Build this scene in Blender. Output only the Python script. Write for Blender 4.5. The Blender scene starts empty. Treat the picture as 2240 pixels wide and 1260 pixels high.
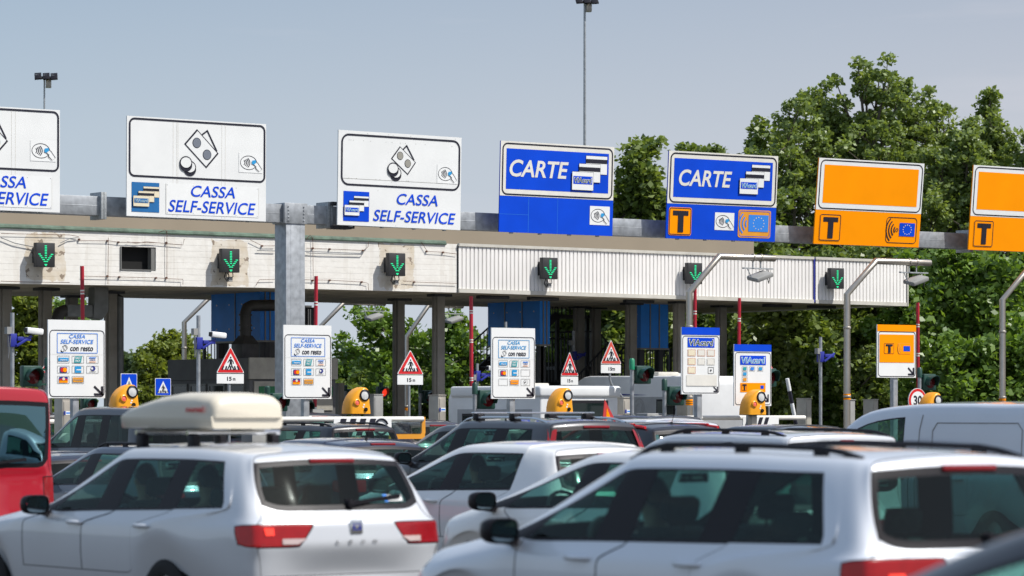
import bpy, bmesh, math, random
import numpy as np
from mathutils import Vector, Matrix, kdtree
R = math.radians
random.seed(7)
sc = bpy.context.scene
COL = sc.collection
# ------------------------------------------------------------------ camera, sky, sun, exposure
F = 7000.0; CX = 1120.0; HY = 895.0; CH = 1.72; TH = R(35)
FW = Vector((math.sin(TH), math.cos(TH), 0)); RT = Vector((math.cos(TH), -math.sin(TH), 0)); CAM = Vector((0, 0, CH))
cd = bpy.data.cameras.new("camera"); cam = bpy.data.objects.new("camera", cd); COL.objects.link(cam)
cam.location = CAM; cam.rotation_euler = (R(90), 0, -TH)
cd.sensor_width = 36; cd.lens = F / 2240 * 36; cd.shift_y = (HY - 630) / 2240; cd.clip_end = 5000; cd.clip_start = 0.5
cd.dof.use_dof = True; cd.dof.focus_distance = 72; cd.dof.aperture_fstop = 3.2
sc.camera = cam
SUN = Vector((0.62, -0.85, 1.35)).normalized()
w = bpy.data.worlds.new("World"); sc.world = w; w.use_nodes = True
nt = w.node_tree; bgn = nt.nodes["Background"]
sky = nt.nodes.new("ShaderNodeTexSky"); sky.sky_type = 'NISHITA'; sky.sun_disc = False
sky.sun_elevation = math.asin(SUN.z); sky.sun_rotation = math.atan2(SUN.x, SUN.y)
sky.air_density = 1.0; sky.dust_density = 4.5; sky.ozone_density = 2.0; sky.altitude = 100
# thin haze and faint cirrus in the air, mixed into the sky
tc = nt.nodes.new("ShaderNodeTexCoord"); mp = nt.nodes.new("ShaderNodeMapping"); mp.inputs['Scale'].default_value = (5, 5, 42)
ns = nt.nodes.new("ShaderNodeTexNoise"); ns.inputs['Scale'].default_value = 1.3; ns.inputs['Detail'].default_value = 7
rp = nt.nodes.new("ShaderNodeValToRGB"); rp.color_ramp.elements[0].position = .54; rp.color_ramp.elements[1].position = .80
rp.color_ramp.elements[1].color = (.30, .30, .30, 1)
mx = nt.nodes.new("ShaderNodeMixRGB"); mx.inputs[2].default_value = (6.6, 6.3, 6.6, 1)
hz = nt.nodes.new("ShaderNodeMixRGB"); hz.inputs[0].default_value = .82
sxz = nt.nodes.new("ShaderNodeSeparateXYZ"); hr = nt.nodes.new("ShaderNodeValToRGB"); cr = hr.color_ramp; cr.elements[0].position = 0; cr.elements[1].position = .55
cr.elements[0].color = (.63, .68, .76, 1); cr.elements[1].color = (.31, .40, .56, 1); e_ = cr.elements.new(.13); e_.color = (.39, .465, .575, 1); e_ = cr.elements.new(.085); e_.color = (.505, .562, .645, 1)
vm = nt.nodes.new("ShaderNodeVectorMath"); vm.operation = 'SCALE'; vm.inputs['Scale'].default_value = 9.6
nt.links.new(tc.outputs['Generated'], sxz.inputs[0]); nt.links.new(sxz.outputs['Z'], hr.inputs[0]); nt.links.new(hr.outputs[0], vm.inputs[0]); nt.links.new(vm.outputs[0], hz.inputs[2])
vd = nt.nodes.new('ShaderNodeVectorMath'); vd.operation = 'DOT_PRODUCT'; vd.inputs[1].default_value = RT; mr = nt.nodes.new('ShaderNodeMapRange'); mr.inputs[1].default_value = -.16; mr.inputs[2].default_value = .16
tr_ = nt.nodes.new('ShaderNodeMixRGB'); tr_.inputs[1].default_value = (.93, .985, 1.0, 1); tr_.inputs[2].default_value = (1.06, 1.005, .985, 1); ml = nt.nodes.new('ShaderNodeMixRGB'); ml.blend_type = 'MULTIPLY'; ml.inputs[0].default_value = 1
nt.links.new(tc.outputs['Generated'], vd.inputs[0]); nt.links.new(vd.outputs['Value'], mr.inputs[0]); nt.links.new(mr.outputs[0], tr_.inputs[0])
nt.links.new(tc.outputs['Generated'], mp.inputs[0]); nt.links.new(mp.outputs[0], ns.inputs[0]); nt.links.new(ns.outputs[0], rp.inputs[0])
nt.links.new(sky.outputs[0], hz.inputs[1]); nt.links.new(hz.outputs[0], ml.inputs[1]); nt.links.new(tr_.outputs[0], ml.inputs[2]); nt.links.new(ml.outputs[0], mx.inputs[1]); nt.links.new(rp.outputs[0], mx.inputs[0])
nt.links.new(mx.outputs[0], bgn.inputs[0]); bgn.inputs[1].default_value = 0.108
sl = bpy.data.lights.new("sun", 'SUN'); sl.energy = 4.6; sl.angle = R(.5); sl.color = (1, .965, .91)
so = bpy.data.objects.new("sun", sl); COL.objects.link(so); so.rotation_euler = (-SUN).to_track_quat('-Z', 'Y').to_euler()
sc.view_settings.view_transform = 'Standard'; sc.view_settings.look = 'None'; sc.view_settings.exposure = 0.16; sc.view_settings.gamma = 1
sc.cycles.max_bounces = 8; sc.cycles.transparent_max_bounces = 16; sc.cycles.use_denoising = True

def atY(x, y, Y):
    d = FW + RT * ((x - CX) / F) + Vector((0, 0, (HY - y) / F)); return CAM + d * (Y / d.y)
def atD(x, y, D): return CAM + (FW + RT * ((x - CX) / F) + Vector((0, 0, (HY - y) / F))) * D
def depth(x, Y): return Y / (FW + RT * ((x - CX) / F)).y
def base(x, Y, z=0): p = atY(x, HY, Y); p.z = z; return p
def zof(x, y, Y): return atY(x, y, Y).z
def pm(x, Y): return F / depth(x, Y)       # pixels per metre
GZ = lambda y, x=0: -.12 * max(0, min(1, (y - 20) / 5, (52 - y) / 8, (22.5 - x) / 2))     # the road dips a little on the approach

# ------------------------------------------------------------------ materials
MATS = {}
def mat(name, col=(.5, .5, .5), rough=.6, metal=0, coat=0, var=.08, vscale=3, bump=0, emit=None, trans=0, spec=.5):
    if name in MATS: return MATS[name]
    m = bpy.data.materials.new(name); m.use_nodes = True; n = m.node_tree; b = n.nodes["Principled BSDF"]
    b.inputs['Base Color'].default_value = (*col, 1); b.inputs['Roughness'].default_value = rough; b.inputs['Metallic'].default_value = metal
    b.inputs['Coat Weight'].default_value = coat; b.inputs['Coat Roughness'].default_value = .04; b.inputs['Specular IOR Level'].default_value = spec
    if emit: b.inputs['Emission Color'].default_value = (*emit[0], 1); b.inputs['Emission Strength'].default_value = emit[1]
    if var > 0:
        t = n.nodes.new("ShaderNodeTexCoord"); no = n.nodes.new("ShaderNodeTexNoise"); no.inputs['Scale'].default_value = vscale; no.inputs['Detail'].default_value = 6
        n.links.new(t.outputs['Object'], no.inputs[0])
        r = n.nodes.new("ShaderNodeMapRange"); r.inputs[1].default_value = .3; r.inputs[2].default_value = .7; r.inputs[3].default_value = 1 - var; r.inputs[4].default_value = 1 + var
        n.links.new(no.outputs[0], r.inputs[0])
        mu = n.nodes.new("ShaderNodeMixRGB"); mu.blend_type = 'MULTIPLY'; mu.inputs[0].default_value = 1; mu.inputs[1].default_value = (*col, 1)
        n.links.new(r.outputs[0], mu.inputs[2]); n.links.new(mu.outputs[0], b.inputs['Base Color'])
        if bump:
            bp = n.nodes.new("ShaderNodeBump"); bp.inputs['Strength'].default_value = bump; bp.inputs['Distance'].default_value = .01
            n.links.new(no.outputs[0], bp.inputs['Height']); n.links.new(bp.outputs[0], b.inputs['Normal'])
    MATS[name] = m; return m
def nodes_of(m): n = m.node_tree; return n, n.nodes["Principled BSDF"]
mat('sign white', (.755, .765, .755), .45, var=.04, vscale=1.5); mat('sheet white', (.79, .80, .79), .4, var=.03)
mat('faded white', (.72, .70, .64), .5, var=.06, vscale=4)
mat('sign black', (.010, .010, .022), .4, var=0); mat('sign blue', (.002, .062, .60), .45, var=.10, vscale=1.2, spec=.15)
mat('faded blue', (.005, .13, .36), .5, var=.1); mat('sign orange', (1.0, .315, .0), .5, var=.05, vscale=1.2, spec=.08)
mat('dull orange', (.72, .30, .02), .5, var=.08); mat('sign red', (.62, .012, .016), .4, var=.05); mat('faded red', (.62, .075, .05), .5, var=.06)
mat('sticker cyan', (.02, .30, .62), .4, var=.05); mat('sticker teal', (.02, .33, .36), .4, var=.05); mat('sticker navy', (.02, .03, .22), .4, var=0)
mat('pale blue', (.03, .22, .72), .4, var=0); mat('cream', (.76, .68, .50), .5, var=.05); mat('note grey', (.16, .18, .22), .5, var=0); mat('note beige', (.30, .29, .25), .5, var=0)
mat('pale orange', (.78, .50, .36), .6, var=.2, vscale=30)
mat('galvanised', (.36, .38, .40), .48, .55, var=.22, vscale=7, bump=.05); mat('galvanised dull', (.36, .38, .39), .55, .35, var=.25, vscale=30)
mat('steel', (.46, .42, .36), .28, .85, var=.08, vscale=6); mat('cabinet steel', (.38, .35, .30), .42, .45, var=.12, vscale=4)
mat('dark steel', (.035, .036, .04), .5, .3, var=.2); mat('black plastic', (.010, .009, .012), .45, var=.1, spec=.22); mat('rubber', (.012, .012, .012), .8, var=.1)
mat('signal housing', (.022, .023, .025), .55, var=.15); mat('led green', (.02, .45, .22), .4, var=0, emit=((.02, .75, .28), .7))
mat('light green paint', (.012, .055, .04), .42, var=.15); mat('bright green cap', (.01, .22, .11), .4, var=.1)
mat('lens red', (.10, .006, .008), .15, var=0); mat('lens red lit', (.5, .02, .01), .2, var=0, emit=((1, .05, .02), .8))
mat('beacon yellow', (.86, .36, .008), .36, var=.10, vscale=5); mat('lamp white', (.62, .63, .62), .25, var=.1, vscale=30); mat('lamp pink', (.80, .16, .12), .35, var=.25, vscale=25)
mat('boom red', (.42, .012, .03), .4, var=.12, vscale=4); mat('boom white', (.74, .72, .66), .5, var=.1)
mat('concrete', (.27, .26, .23), .85, var=.22, vscale=2.2, bump=.2); mat('column paint', (.27, .255, .225), .7, var=.2, vscale=2)
mat('soffit', (.46, .40, .30), .85, var=.2, vscale=1.2); mat('beige metal', (.27, .225, .165), .6, var=.05, vscale=.8)
mat('cladding', (.84, .82, .79), .5, var=.07, vscale=.7); mat('copper green', (.09, .14, .10), .7, var=.35, vscale=5); mat('pale flashing', (.55, .53, .47), .6, var=.1)
mat('rust wire', (.13, .055, .03), .8, var=.3); mat('grey cable', (.16, .17, .18), .6, var=.1)
mat('recess shade', (.006, .006, .006), .9, var=0); mat('blue cladding', (.008, .23, .80), .5, var=.12, vscale=1.5); mat('duct', (.05, .048, .045), .5, .25, var=.25, vscale=4); mat('duct grey', (.17, .18, .18), .55, .3, var=.2, vscale=4)
mat('cabin grey', (.10, .10, .10), .6, var=.15); mat('cabin beige', (.34, .32, .27), .65, var=.15, vscale=4); mat('cabin frame', (.20, .20, .19), .5, .3, var=.1)
mat('green band', (.01, .14, .05), .5, var=.1); mat('window dark', (.010, .018, .017), .08, var=0); mat('mount blue', (.02, .03, .28), .45, var=.1)
mat('asphalt', (.055, .054, .052), .9, var=.25, vscale=1.6, bump=.3); mat('kerb', (.36, .35, .32), .85, var=.2); mat('road paint', (.62, .62, .58), .7, var=.2)
mat('grass soil', (.07, .085, .035), .95, var=.4, vscale=.6); mat('box grey', (.28, .28, .27), .6, var=.12, vscale=4)
mat('caravan white', (.72, .73, .73), .4, var=.05); mat('caravan grey', (.36, .37, .38), .5, var=.08); mat('bark', (.10, .085, .065), .9, var=.3, vscale=6)
mat('roof tile', (.30, .14, .09), .8, var=.2); mat('render', (.45, .40, .34), .8, var=.1); mat('skin', (.50, .27, .19), .55, var=.05); mat('hair', (.02, .014, .010), .6, var=.1)
mat('shirt blue', (.22, .38, .55), .8, var=.1); mat('shirt dark', (.05, .05, .07), .8, var=.1); mat('trouser', (.04, .05, .08), .8, var=.1)
mat('seat cloth', (.045, .046, .05), .85, var=.2, vscale=20); mat('interior', (.06, .062, .065), .75, var=.15); mat('interior pale', (.20, .20, .19), .8, var=.1)
mat('mirror', (.35, .42, .42), .03, 1, var=0); mat('chrome', (.72, .72, .72), .08, 1, var=0); mat('alloy', (.45, .46, .47), .25, .9, var=.05)
mat('tyre', (.015, .015, .015), .85, var=.15); mat('tail red', (.26, .002, .006), .25, coat=.2, var=.10, vscale=14); mat('tail clear', (.55, .42, .40), .12, coat=1, var=.1)
mat('tail lit', (.28, .002, .004), .25, coat=.2, var=.12, vscale=14, emit=((1, .02, .01), .05)); mat('tail glow', (.9, .05, .03), .3, var=.2, vscale=60, emit=((1, .05, .03), .8)); mat('brake lamp', (.24, .003, .008), .15, coat=1, var=0)
mat('box cream', (.64, .585, .475), .38, coat=.2, var=.03); mat('logo red', (.55, .04, .04), .5, var=0); mat('plate', (.7, .7, .66), .4, var=0)

def paint(name, col, metal=.0, rough=.35, coat=1):
    nm = 'paint ' + name
    if nm in MATS: return MATS[nm]
    m = mat(nm, col, rough, metal, coat=coat, var=.015, vscale=2); n, b = nodes_of(m)
    # inner side of the shell is dark trim cloth
    g = n.nodes.new("ShaderNodeNewGeometry"); tr = n.nodes.new("ShaderNodeBsdfDiffuse"); tr.inputs[0].default_value = (.10, .10, .10, 1)
    ms = n.nodes.new("ShaderNodeMixShader"); out = n.nodes["Material Output"]
    n.links.new(g.outputs['Backfacing'], ms.inputs[0]); n.links.new(b.outputs[0], ms.inputs[1]); n.links.new(tr.outputs[0], ms.inputs[2]); n.links.new(ms.outputs[0], out.inputs[0]); return m
def glass(name, tint, refl=1.0, gc=(.9, 1, .97)):
    if name in MATS: return MATS[name]
    m = bpy.data.materials.new(name); m.use_nodes = True; n = m.node_tree; out = n.nodes["Material Output"]; n.nodes.remove(n.nodes["Principled BSDF"])
    t = n.nodes.new("ShaderNodeBsdfTransparent"); t.inputs[0].default_value = (*tint, 1)
    g = n.nodes.new("ShaderNodeBsdfGlossy"); g.inputs['Roughness'].default_value = .015; g.inputs[0].default_value = (*gc, 1)
    f = n.nodes.new("ShaderNodeFresnel"); f.inputs[0].default_value = 1.5
    mu = n.nodes.new("ShaderNodeMath"); mu.operation = 'MULTIPLY_ADD'; mu.inputs[1].default_value = refl; mu.inputs[2].default_value = .01; mu.use_clamp = True
    ms = n.nodes.new("ShaderNodeMixShader"); n.links.new(f.outputs[0], mu.inputs[0]); n.links.new(mu.outputs[0], ms.inputs[0])
    n.links.new(t.outputs[0], ms.inputs[1]); n.links.new(g.outputs[0], ms.inputs[2]); n.links.new(ms.outputs[0], out.inputs[0]); MATS[name] = m; return m
glass('car glass', (.55, .86, .78), .45); glass('van glass', (.14, .34, .40), 6, (.45, .85, 1)); glass('tinted glass', (.10, .13, .14), .5); glass('clear panel', (.75, .76, .74)); glass('dark glass', (.42, .72, .70), .6); glass('privacy glass', (.40, .68, .62), .5)

# ------------------------------------------------------------------ object helpers
def tag(o, label=None, cat=None, group=None, kind=None):
    if label: o['label'] = label
    if cat: o['category'] = cat
    if group: o['group'] = group
    if kind: o['kind'] = kind
    return o
def thing(name, label, cat, loc=(0, 0, 0), rz=0, group=None, rx=0):
    o = bpy.data.objects.new(name, None); COL.objects.link(o); o.empty_display_size = .3
    o.location = loc; o.rotation_euler = (rx, 0, rz); return tag(o, label, cat, group)
def dup(o, parent=None):
    c = o.copy(); COL.objects.link(c)
    if parent: c.parent = parent
    for ch in o.children: dup(ch, c)
    return c

class MB:
    def __init__(s, m='concrete'): s.v = []; s.f = []; s.fm = []; s.mats = []; s.m(m); s.M = None
    def m(s, name):
        if name not in s.mats: s.mats.append(name)
        s.ci = s.mats.index(name); return s
    def add(s, vs, fs):
        b = len(s.v)
        for p in vs:
            p = Vector(p); s.v.append(s.M @ p if s.M else p)
        for f in fs: s.f.append([b + i for i in f]); s.fm.append(s.ci)
        return s
    def poly(s, pts): return s.add(pts, [list(range(len(pts)))])
    def box(s, x0, x1, y0, y1, z0, z1):
        return s.add([(x0, y0, z0), (x1, y0, z0), (x1, y1, z0), (x0, y1, z0), (x0, y0, z1), (x1, y0, z1), (x1, y1, z1), (x0, y1, z1)],
                     [(0, 3, 2, 1), (4, 5, 6, 7), (0, 1, 5, 4), (1, 2, 6, 5), (2, 3, 7, 6), (3, 0, 4, 7)])
    def bar(s, p0, p1, w, h, up=(0, 0, 1)):
        p0 = Vector(p0); p1 = Vector(p1); d = (p1 - p0).normalized(); u = Vector(up)
        if abs(d.dot(u)) > .98: u = Vector((1, 0, 0))
        a = d.cross(u).normalized() * w / 2; b = a.cross(d).normalized() * h / 2
        v = [p + q for p in (p0, p1) for q in (-a - b, a - b, a + b, -a + b)]
        return s.add(v, [(3, 2, 1, 0), (4, 5, 6, 7), (0, 1, 5, 4), (1, 2, 6, 5), (2, 3, 7, 6), (3, 0, 4, 7)])
    def tube(s, pts, r, n=10, cap=True):
        pts = [Vector(p) for p in pts]; rs = r if isinstance(r, (list, tuple)) else [r] * len(pts); vs = []; fs = []; u = None
        for i, p in enumerate(pts):
            d = (pts[min(i + 1, len(pts) - 1)] - pts[max(i - 1, 0)]).normalized()
            if u is None: u = d.orthogonal().normalized()
            u = (u - d * u.dot(d)).normalized(); q = d.cross(u)
            k = 1.0
            if 0 < i < len(pts) - 1:
                c = (pts[i] - pts[i - 1]).normalized().dot(d); k = 1 / max(c, .5)
            for j in range(n):
                a = 2 * math.pi * j / n; vs.append(p + (u * math.cos(a) + q * math.sin(a)) * rs[i])
        for i in range(len(pts) - 1):
            for j in range(n): fs.append((i * n + j, i * n + (j + 1) % n, (i + 1) * n + (j + 1) % n, (i + 1) * n + j))
        if cap: fs.append(tuple(range(n - 1, -1, -1))); fs.append(tuple((len(pts) - 1) * n + j for j in range(n)))
        return s.add(vs, fs)
    def lathe(s, prof, c=(0, 0, 0), ax='z', n=24):
        vs = []; fs = []; c = Vector(c)
        for r, h in prof:
            for j in range(n):
                a = 2 * math.pi * j / n; x, y = r * math.cos(a), r * math.sin(a)
                vs.append(c + (Vector((x, y, h)) if ax == 'z' else Vector((x, h, -y)) if ax == 'y' else Vector((h, x, y))))
        for i in range(len(prof) - 1):
            for j in range(n): fs.append((i * n + j, i * n + (j + 1) % n, (i + 1) * n + (j + 1) % n, (i + 1) * n + j))
        return s.add(vs, fs)
    def prism(s, pts, y0, y1):      # outline in x,z pushed along y
        n = len(pts); vs = [(x, y0, z) for x, z in pts] + [(x, y1, z) for x, z in pts]
        return s.add(vs, [tuple(range(n)), tuple(range(2 * n - 1, n - 1, -1))] + [(i, n + i, n + (i + 1) % n, (i + 1) % n) for i in range(n)])
    def build(s, name, parent=None, smooth=40, bevel=0, seg=2, recalc=True):
        me = bpy.data.meshes.new(name); me.from_pydata(s.v, [], s.f)
        for m in s.mats: me.materials.append(MATS[m])
        me.polygons.foreach_set('material_index', s.fm)
        if bevel or recalc:
            bm = bmesh.new(); bm.from_mesh(me)
            if recalc: bmesh.ops.recalc_face_normals(bm, faces=bm.faces)
            if bevel:
                es = [e for e in bm.edges if len(e.link_faces) == 2 and e.calc_face_angle(0) > .5]
                bmesh.ops.bevel(bm, geom=es, offset=bevel, segments=seg, affect='EDGES', profile=.5, clamp_overlap=True)
            bm.to_mesh(me); bm.free()
        o = bpy.data.objects.new(name, me); COL.objects.link(o)
        if parent: o.parent = parent
        if smooth:
            me.polygons.foreach_set('use_smooth', [True] * len(me.polygons)); me.set_sharp_from_angle(angle=R(smooth))
        me.update(); return o

_tc = {}
def textgeo(s, bold=0, shear=0):
    k = (s, bold, shear)
    if k in _tc: return _tc[k]
    c = bpy.data.curves.new('t', 'FONT'); c.body = s; c.size = 1; c.offset = bold; c.shear = shear; c.resolution_u = 4
    o = bpy.data.objects.new('t', c); COL.objects.link(o); dg = bpy.context.evaluated_depsgraph_get()
    me = o.evaluated_get(dg).to_mesh(); v = [(p.co.x, p.co.y) for p in me.vertices]; f = [tuple(p.vertices) for p in me.polygons]
    o.evaluated_get(dg).to_mesh_clear(); bpy.data.objects.remove(o); bpy.data.curves.remove(c)
    x0 = min(p[0] for p in v); x1 = max(p[0] for p in v); y0 = min(p[1] for p in v); y1 = max(p[1] for p in v)
    _tc[k] = ([((x - x0) / (x1 - x0) - .5, (y - y0) / (y1 - y0) - .5) for x, y in v], f); return _tc[k]

class Face:
    """flat artwork on a board W x H facing -Y; fu,fv are fractions from the upper left; each part gets its own thin layers"""
    def __init__(s, root, W, H, z0=0, y0=0): s.root, s.W, s.H, s.z0, s.y0 = root, W, H, z0, y0; s.b = None; s.L = 1
    def begin(s, m='sign white', L=1): s.b = MB(m); s.L = L; return s
    def end(s, name): return s.b.build(name, s.root, smooth=0, recalc=False)
    def P(s, u, v, L=None): return Vector(((u - .5) * s.W, s.y0 - .0035 * (s.L if L is None else L), s.z0 + (1 - v) * s.H))
    def m(s, n, L=None): s.b.m(n); s.L = s.L if L is None else L; return s
    def poly(s, pts): s.b.poly([s.P(u, v) for u, v in pts][::-1]); return s
    def rect(s, a, b, c, d): return s.poly([(a, b), (c, b), (c, d), (a, d)])
    def rr(s, a, b, c, d, r, n=6):        # rounded outline, r is a fraction of W
        ry = r * s.W / s.H; o = []
        for cx, cy, t0 in ((c - r, b + ry, -90), (c - r, d - ry, 0), (a + r, d - ry, 90), (a + r, b + ry, 180)):
            for k in range(n + 1): t = R(t0 + 90 * k / n); o.append((cx + r * math.cos(t), cy + ry * math.sin(t)))
        return o
    def rrect(s, a, b, c, d, r): return s.poly(s.rr(a, b, c, d, r))
    def ring(s, a, b, c, d, r, t):
        ty = t * s.W / s.H; o = s.rr(a, b, c, d, r); i = s.rr(a + t, b + ty, c - t, d - ty, max(r - t, .001)); n = len(o)
        for k in range(n): s.poly([o[k], o[(k + 1) % n], i[(k + 1) % n], i[k]])
        return s
    def ell(s, cx, cy, rx, ry=None, n=28):
        ry = rx * s.W / s.H if ry is None else ry
        return s.poly([(cx + rx * math.cos(2 * math.pi * k / n), cy + ry * math.sin(2 * math.pi * k / n)) for k in range(n)])
    def ellring(s, cx, cy, rx, ry, t, n=32, a0=0, a1=360):
        k = s.W / s.H
        for j in range(n):
            p = [R(a0 + (a1 - a0) * q / n) for q in (j, j + 1)]
            s.poly([(cx + rx * math.cos(p[0]), cy + ry * math.sin(p[0])), (cx + rx * math.cos(p[1]), cy + ry * math.sin(p[1])),
                    (cx + (rx - t) * math.cos(p[1]), cy + (ry - t * k) * math.sin(p[1])), (cx + (rx - t) * math.cos(p[0]), cy + (ry - t * k) * math.sin(p[0]))])
        return s
    def stroke(s, pts, t, closed=False):
        k = s.W / s.H; q = [(u, v / k) for u, v in pts]; q = q + [q[0]] if closed else q
        for (a, b), (c, d) in zip(q, q[1:]):
            l = math.hypot(c - a, d - b) or 1; nx, ny = -(d - b) / l * t / 2, (c - a) / l * t / 2; ex, ey = (c - a) / l * t / 2, (d - b) / l * t / 2
            s.poly([(u, v * k) for u, v in ((a - ex + nx, b - ey + ny), (a - ex - nx, b - ey - ny), (c + ex - nx, d + ey - ny), (c + ex + nx, d + ey + ny))][::-1])
        return s
    def text(s, t, cx, cy, w, h, bold=.012, shear=0):
        v, f = textgeo(t, bold, shear); s.b.add([s.P(cx + x * w, cy - y * h) for x, y in v], f); return s
def contactless(f, a, b, c, d, L=2):
    w, h = c - a, d - b; k = f.W / f.H
    f.begin('sheet white', L).rect(a, b, c, d)
    f.m('sign black', L + 1).ellring(a + .41 * w, b + .5 * h, .36 * w, .36 * h, .022 * w)
    for rr in (.22, .29, .36, .43): f.ellring(a + .05 * w, b + .5 * h, rr * w, rr * h * .92, .034 * w, 8, -38, 38)
    f.m('sheet white', L + 2).poly([(a + q * w, b + r * h) for q, r in ((.60, .55), (.66, .42), (.78, .46), (.98, .80), (.86, .92), (.72, .74))])
    f.m('sign black', L + 3).stroke([(a + q * w, b + r * h) for q, r in ((.70, .42), (.80, .50), (.97, .80))], .02 * w).stroke([(a + q * w, b + r * h) for q, r in ((.60, .56), (.72, .68), (.70, .78), (.84, .92))], .02 * w)
    f.m('sticker cyan', L + 4).poly([(a + q * w, b + r * h) for q, r in ((.55, .38), (.70, .35), (.72, .48), (.62, .58), (.54, .55))])
    f.end('contactless_sticker')
def viacard(f, a, b, c, d, L, txt='sheet white', cream=False):
    f.m('faded blue' if cream else 'sign blue', L).rect(a, b, c, d)
    w, h = c - a, d - b
    f.m('sheet white' if not cream else 'cream', L + 1).text("VIAcard", (a + c) / 2, (b + d) / 2, w * .93, h * .72, .05, .12)
    f.m(txt, L + 2).text("VIAcard", (a + c) / 2, (b + d) / 2, w * .88, h * .62, .006, .12)
def cards(f, a, b, c, d, L, cream=False, txt='sticker cyan'):
    w, h = c - a, d - b; p = 'cream' if cream else 'sheet white'
    for i, (x, y) in enumerate(((.40, 0), (.20, .24), (0, .48))):
        x0, y0 = a + x * w, b + y * h; x1, y1 = x0 + .6 * w, y0 + .52 * h
        f.m('sign black', L + 3 * i).rect(x0 - .008 * w, y0 - .01 * h, x1 + .008 * w, y1 + .012 * h)
        f.m(p, L + 3 * i + 1).rect(x0, y0, x1, y1)
        if i < 2: f.m('sign black', L + 3 * i + 2).rect(x0, y0 + .09 * h, x1, y0 + .21 * h)
    viacard(f, a + .03 * w, b + .60 * h, a + .57 * w, b + .83 * h, L + 8, txt, cream)
# ------------------------------------------------------------------ ground, road, islands
def build_ground():
    xs = [-1200, -300, -60] + list(range(-40, 101, 10)) + [140, 400, 1500]; ys = [-200, -20, 0] + list(range(4, 64, 4)) + [70, 90, 120, 200, 500, 1800]
    b = MB('grass soil'); n = len(ys)
    b.add([(x, y, GZ(y) - .02) for x in xs for y in ys], [(i * n + j, (i + 1) * n + j, (i + 1) * n + j + 1, i * n + j + 1) for i in range(len(xs) - 1) for j in range(n - 1)])
    tag(b.build('ground', smooth=60), kind='structure')
    xs = list(range(-30, 101, 10)); ys = [-30, 0] + list(range(4, 64, 4)) + [70, 90, 100]; n = len(ys); b = MB('asphalt')
    b.add([(x, y, GZ(y)) for x in xs for y in ys], [(i * n + j, (i + 1) * n + j, (i + 1) * n + j + 1, i * n + j + 1) for i in range(len(xs) - 1) for j in range(n - 1)])
    tag(b.build('road', smooth=60), kind='structure')
    b = MB('road paint')
    for k in range(-1, 14):
        x = 22.0 + 5 * k
        b.add([(x - .08, 30, GZ(30) + .006), (x + .08, 30, GZ(30) + .006), (x + .08, 48, .006 + GZ(48)), (x - .08, 48, .006 + GZ(48))], [(0, 1, 2, 3)])
    tag(b.build('road_markings', smooth=0), kind='structure')
build_ground()

# ------------------------------------------------------------------ sign gantry
GY = 61.4
def lane_x(px): return base(px, GY).x
def build_gantry():
    root = thing('sign_gantry', 'galvanised steel box gantry on a square column carrying the row of overhead lane signs', 'gantry', base(634, GY))
    X0, z0 = root.location.x, 0; zt, zb = zof(130, 427, GY), zof(130, 469, GY)
    xl, xr = lane_x(-160) - X0, lane_x(2420) - X0
    c = MB('galvanised'); wd = .49
    c.box(-wd / 2, wd / 2, -wd / 2, wd / 2, 0, zb + .04); c.box(-.42, .42, -.42, .42, 0, .03)
    for sx in (-1, 1): c.box(sx * .12 - .006, sx * .12 + .006, -wd / 2 - .004, -wd / 2 + .02, .5, zb)
    c.build('column', root, bevel=.012)
    b = MB('galvanised'); d = .17
    zl = lambda x: (x - xl) * .0002
    for a, e in ((xl, -.30), (.30, xr)):
        b.box(a, e, -d, d, zb, zt); b.box(a, e, -d - .004, -d + .01, (zb + zt) / 2 - .008, (zb + zt) / 2 + .008)
    b.build('beam', root, bevel=.006)
    h = MB('galvanised'); h.box(-.297, .297, -.27, .27, zb - .02, zt + .03)
    for q in (-.2, .2):
        for z in np.linspace(zb + .05, zt - .05, 5): h.lathe([(0, -.29), (.018, -.29), (.018, -.27)], (q, 0, z), 'y', 6)
    h.build('column_head', root, bevel=.006)
    for px in (215, 710, 2110):
        x = lane_x(px) - X0
        for s in (-.035, .035):
            g = MB('galvanised dull'); g.box(x + s - .03, x + s + .03, -d - .09, d + .09, zb - .08, zt + .09); g.build('splice_flange', root, bevel=.004)
    x = lane_x(722) - X0
    for z in (zt + .06, zb - .06):
        g = MB('dark steel'); g.box(x - .17, x + .42, -d - .2, -d - .12, z - .03, z + .03)
        for k in range(6): g.box(x - .15 + k * .09, x - .11 + k * .09, -d - .2, -d + .1, z - .045, z - .031)
        g.build('sign_bracket', root)
build_gantry()
SY = GY - .62
def sign_root(label, TL, TR, BR, BL, group='overhead lane signs on the gantry'):
    p, q = atY(*BL, SY), atY(*BR, SY); tl = atY(*TL, SY)
    H = (tl - p).z; Wd = (q - p).length
    dxl = (tl.x - p.x); tilt = math.atan2(max(0, dxl) / .70, H)    # boards lean forward a little, each by its own amount
    rot = Vector((1, 0, 0)).rotation_difference((q - p).normalized()).to_euler()
    root = thing('lane_sign', label, 'road sign', (p + q) / 2, group=group); root.rotation_euler = (tilt, rot.y, 0)
    f = Face(root, Wd, H)
    return root, f
def sign_board(root, f, m):
    b = MB(m); b.box(-f.W / 2, f.W / 2, 0, .035, 0, f.H); b.build('board', root, smooth=0)
    b = MB('galvanised dull')
    for u in (.12, .37, .63, .88): x = (u - .5) * f.W; b.box(x - .03, x + .03, .036, .12, -.03, f.H - .1)
    for z in (f.H * .16, f.H * .34): b.box(-f.W * .42, f.W * .42, .121, .19, z - .04, z + .04)
    b.build('stiffener', root)
    for u in (.22, .78):
        b = MB('galvanised'); x = (u - .5) * f.W; b.box(x - .04, x + .04, .191, .46, f.H * .10, f.H * .16); b.build('clamp', root)
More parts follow.
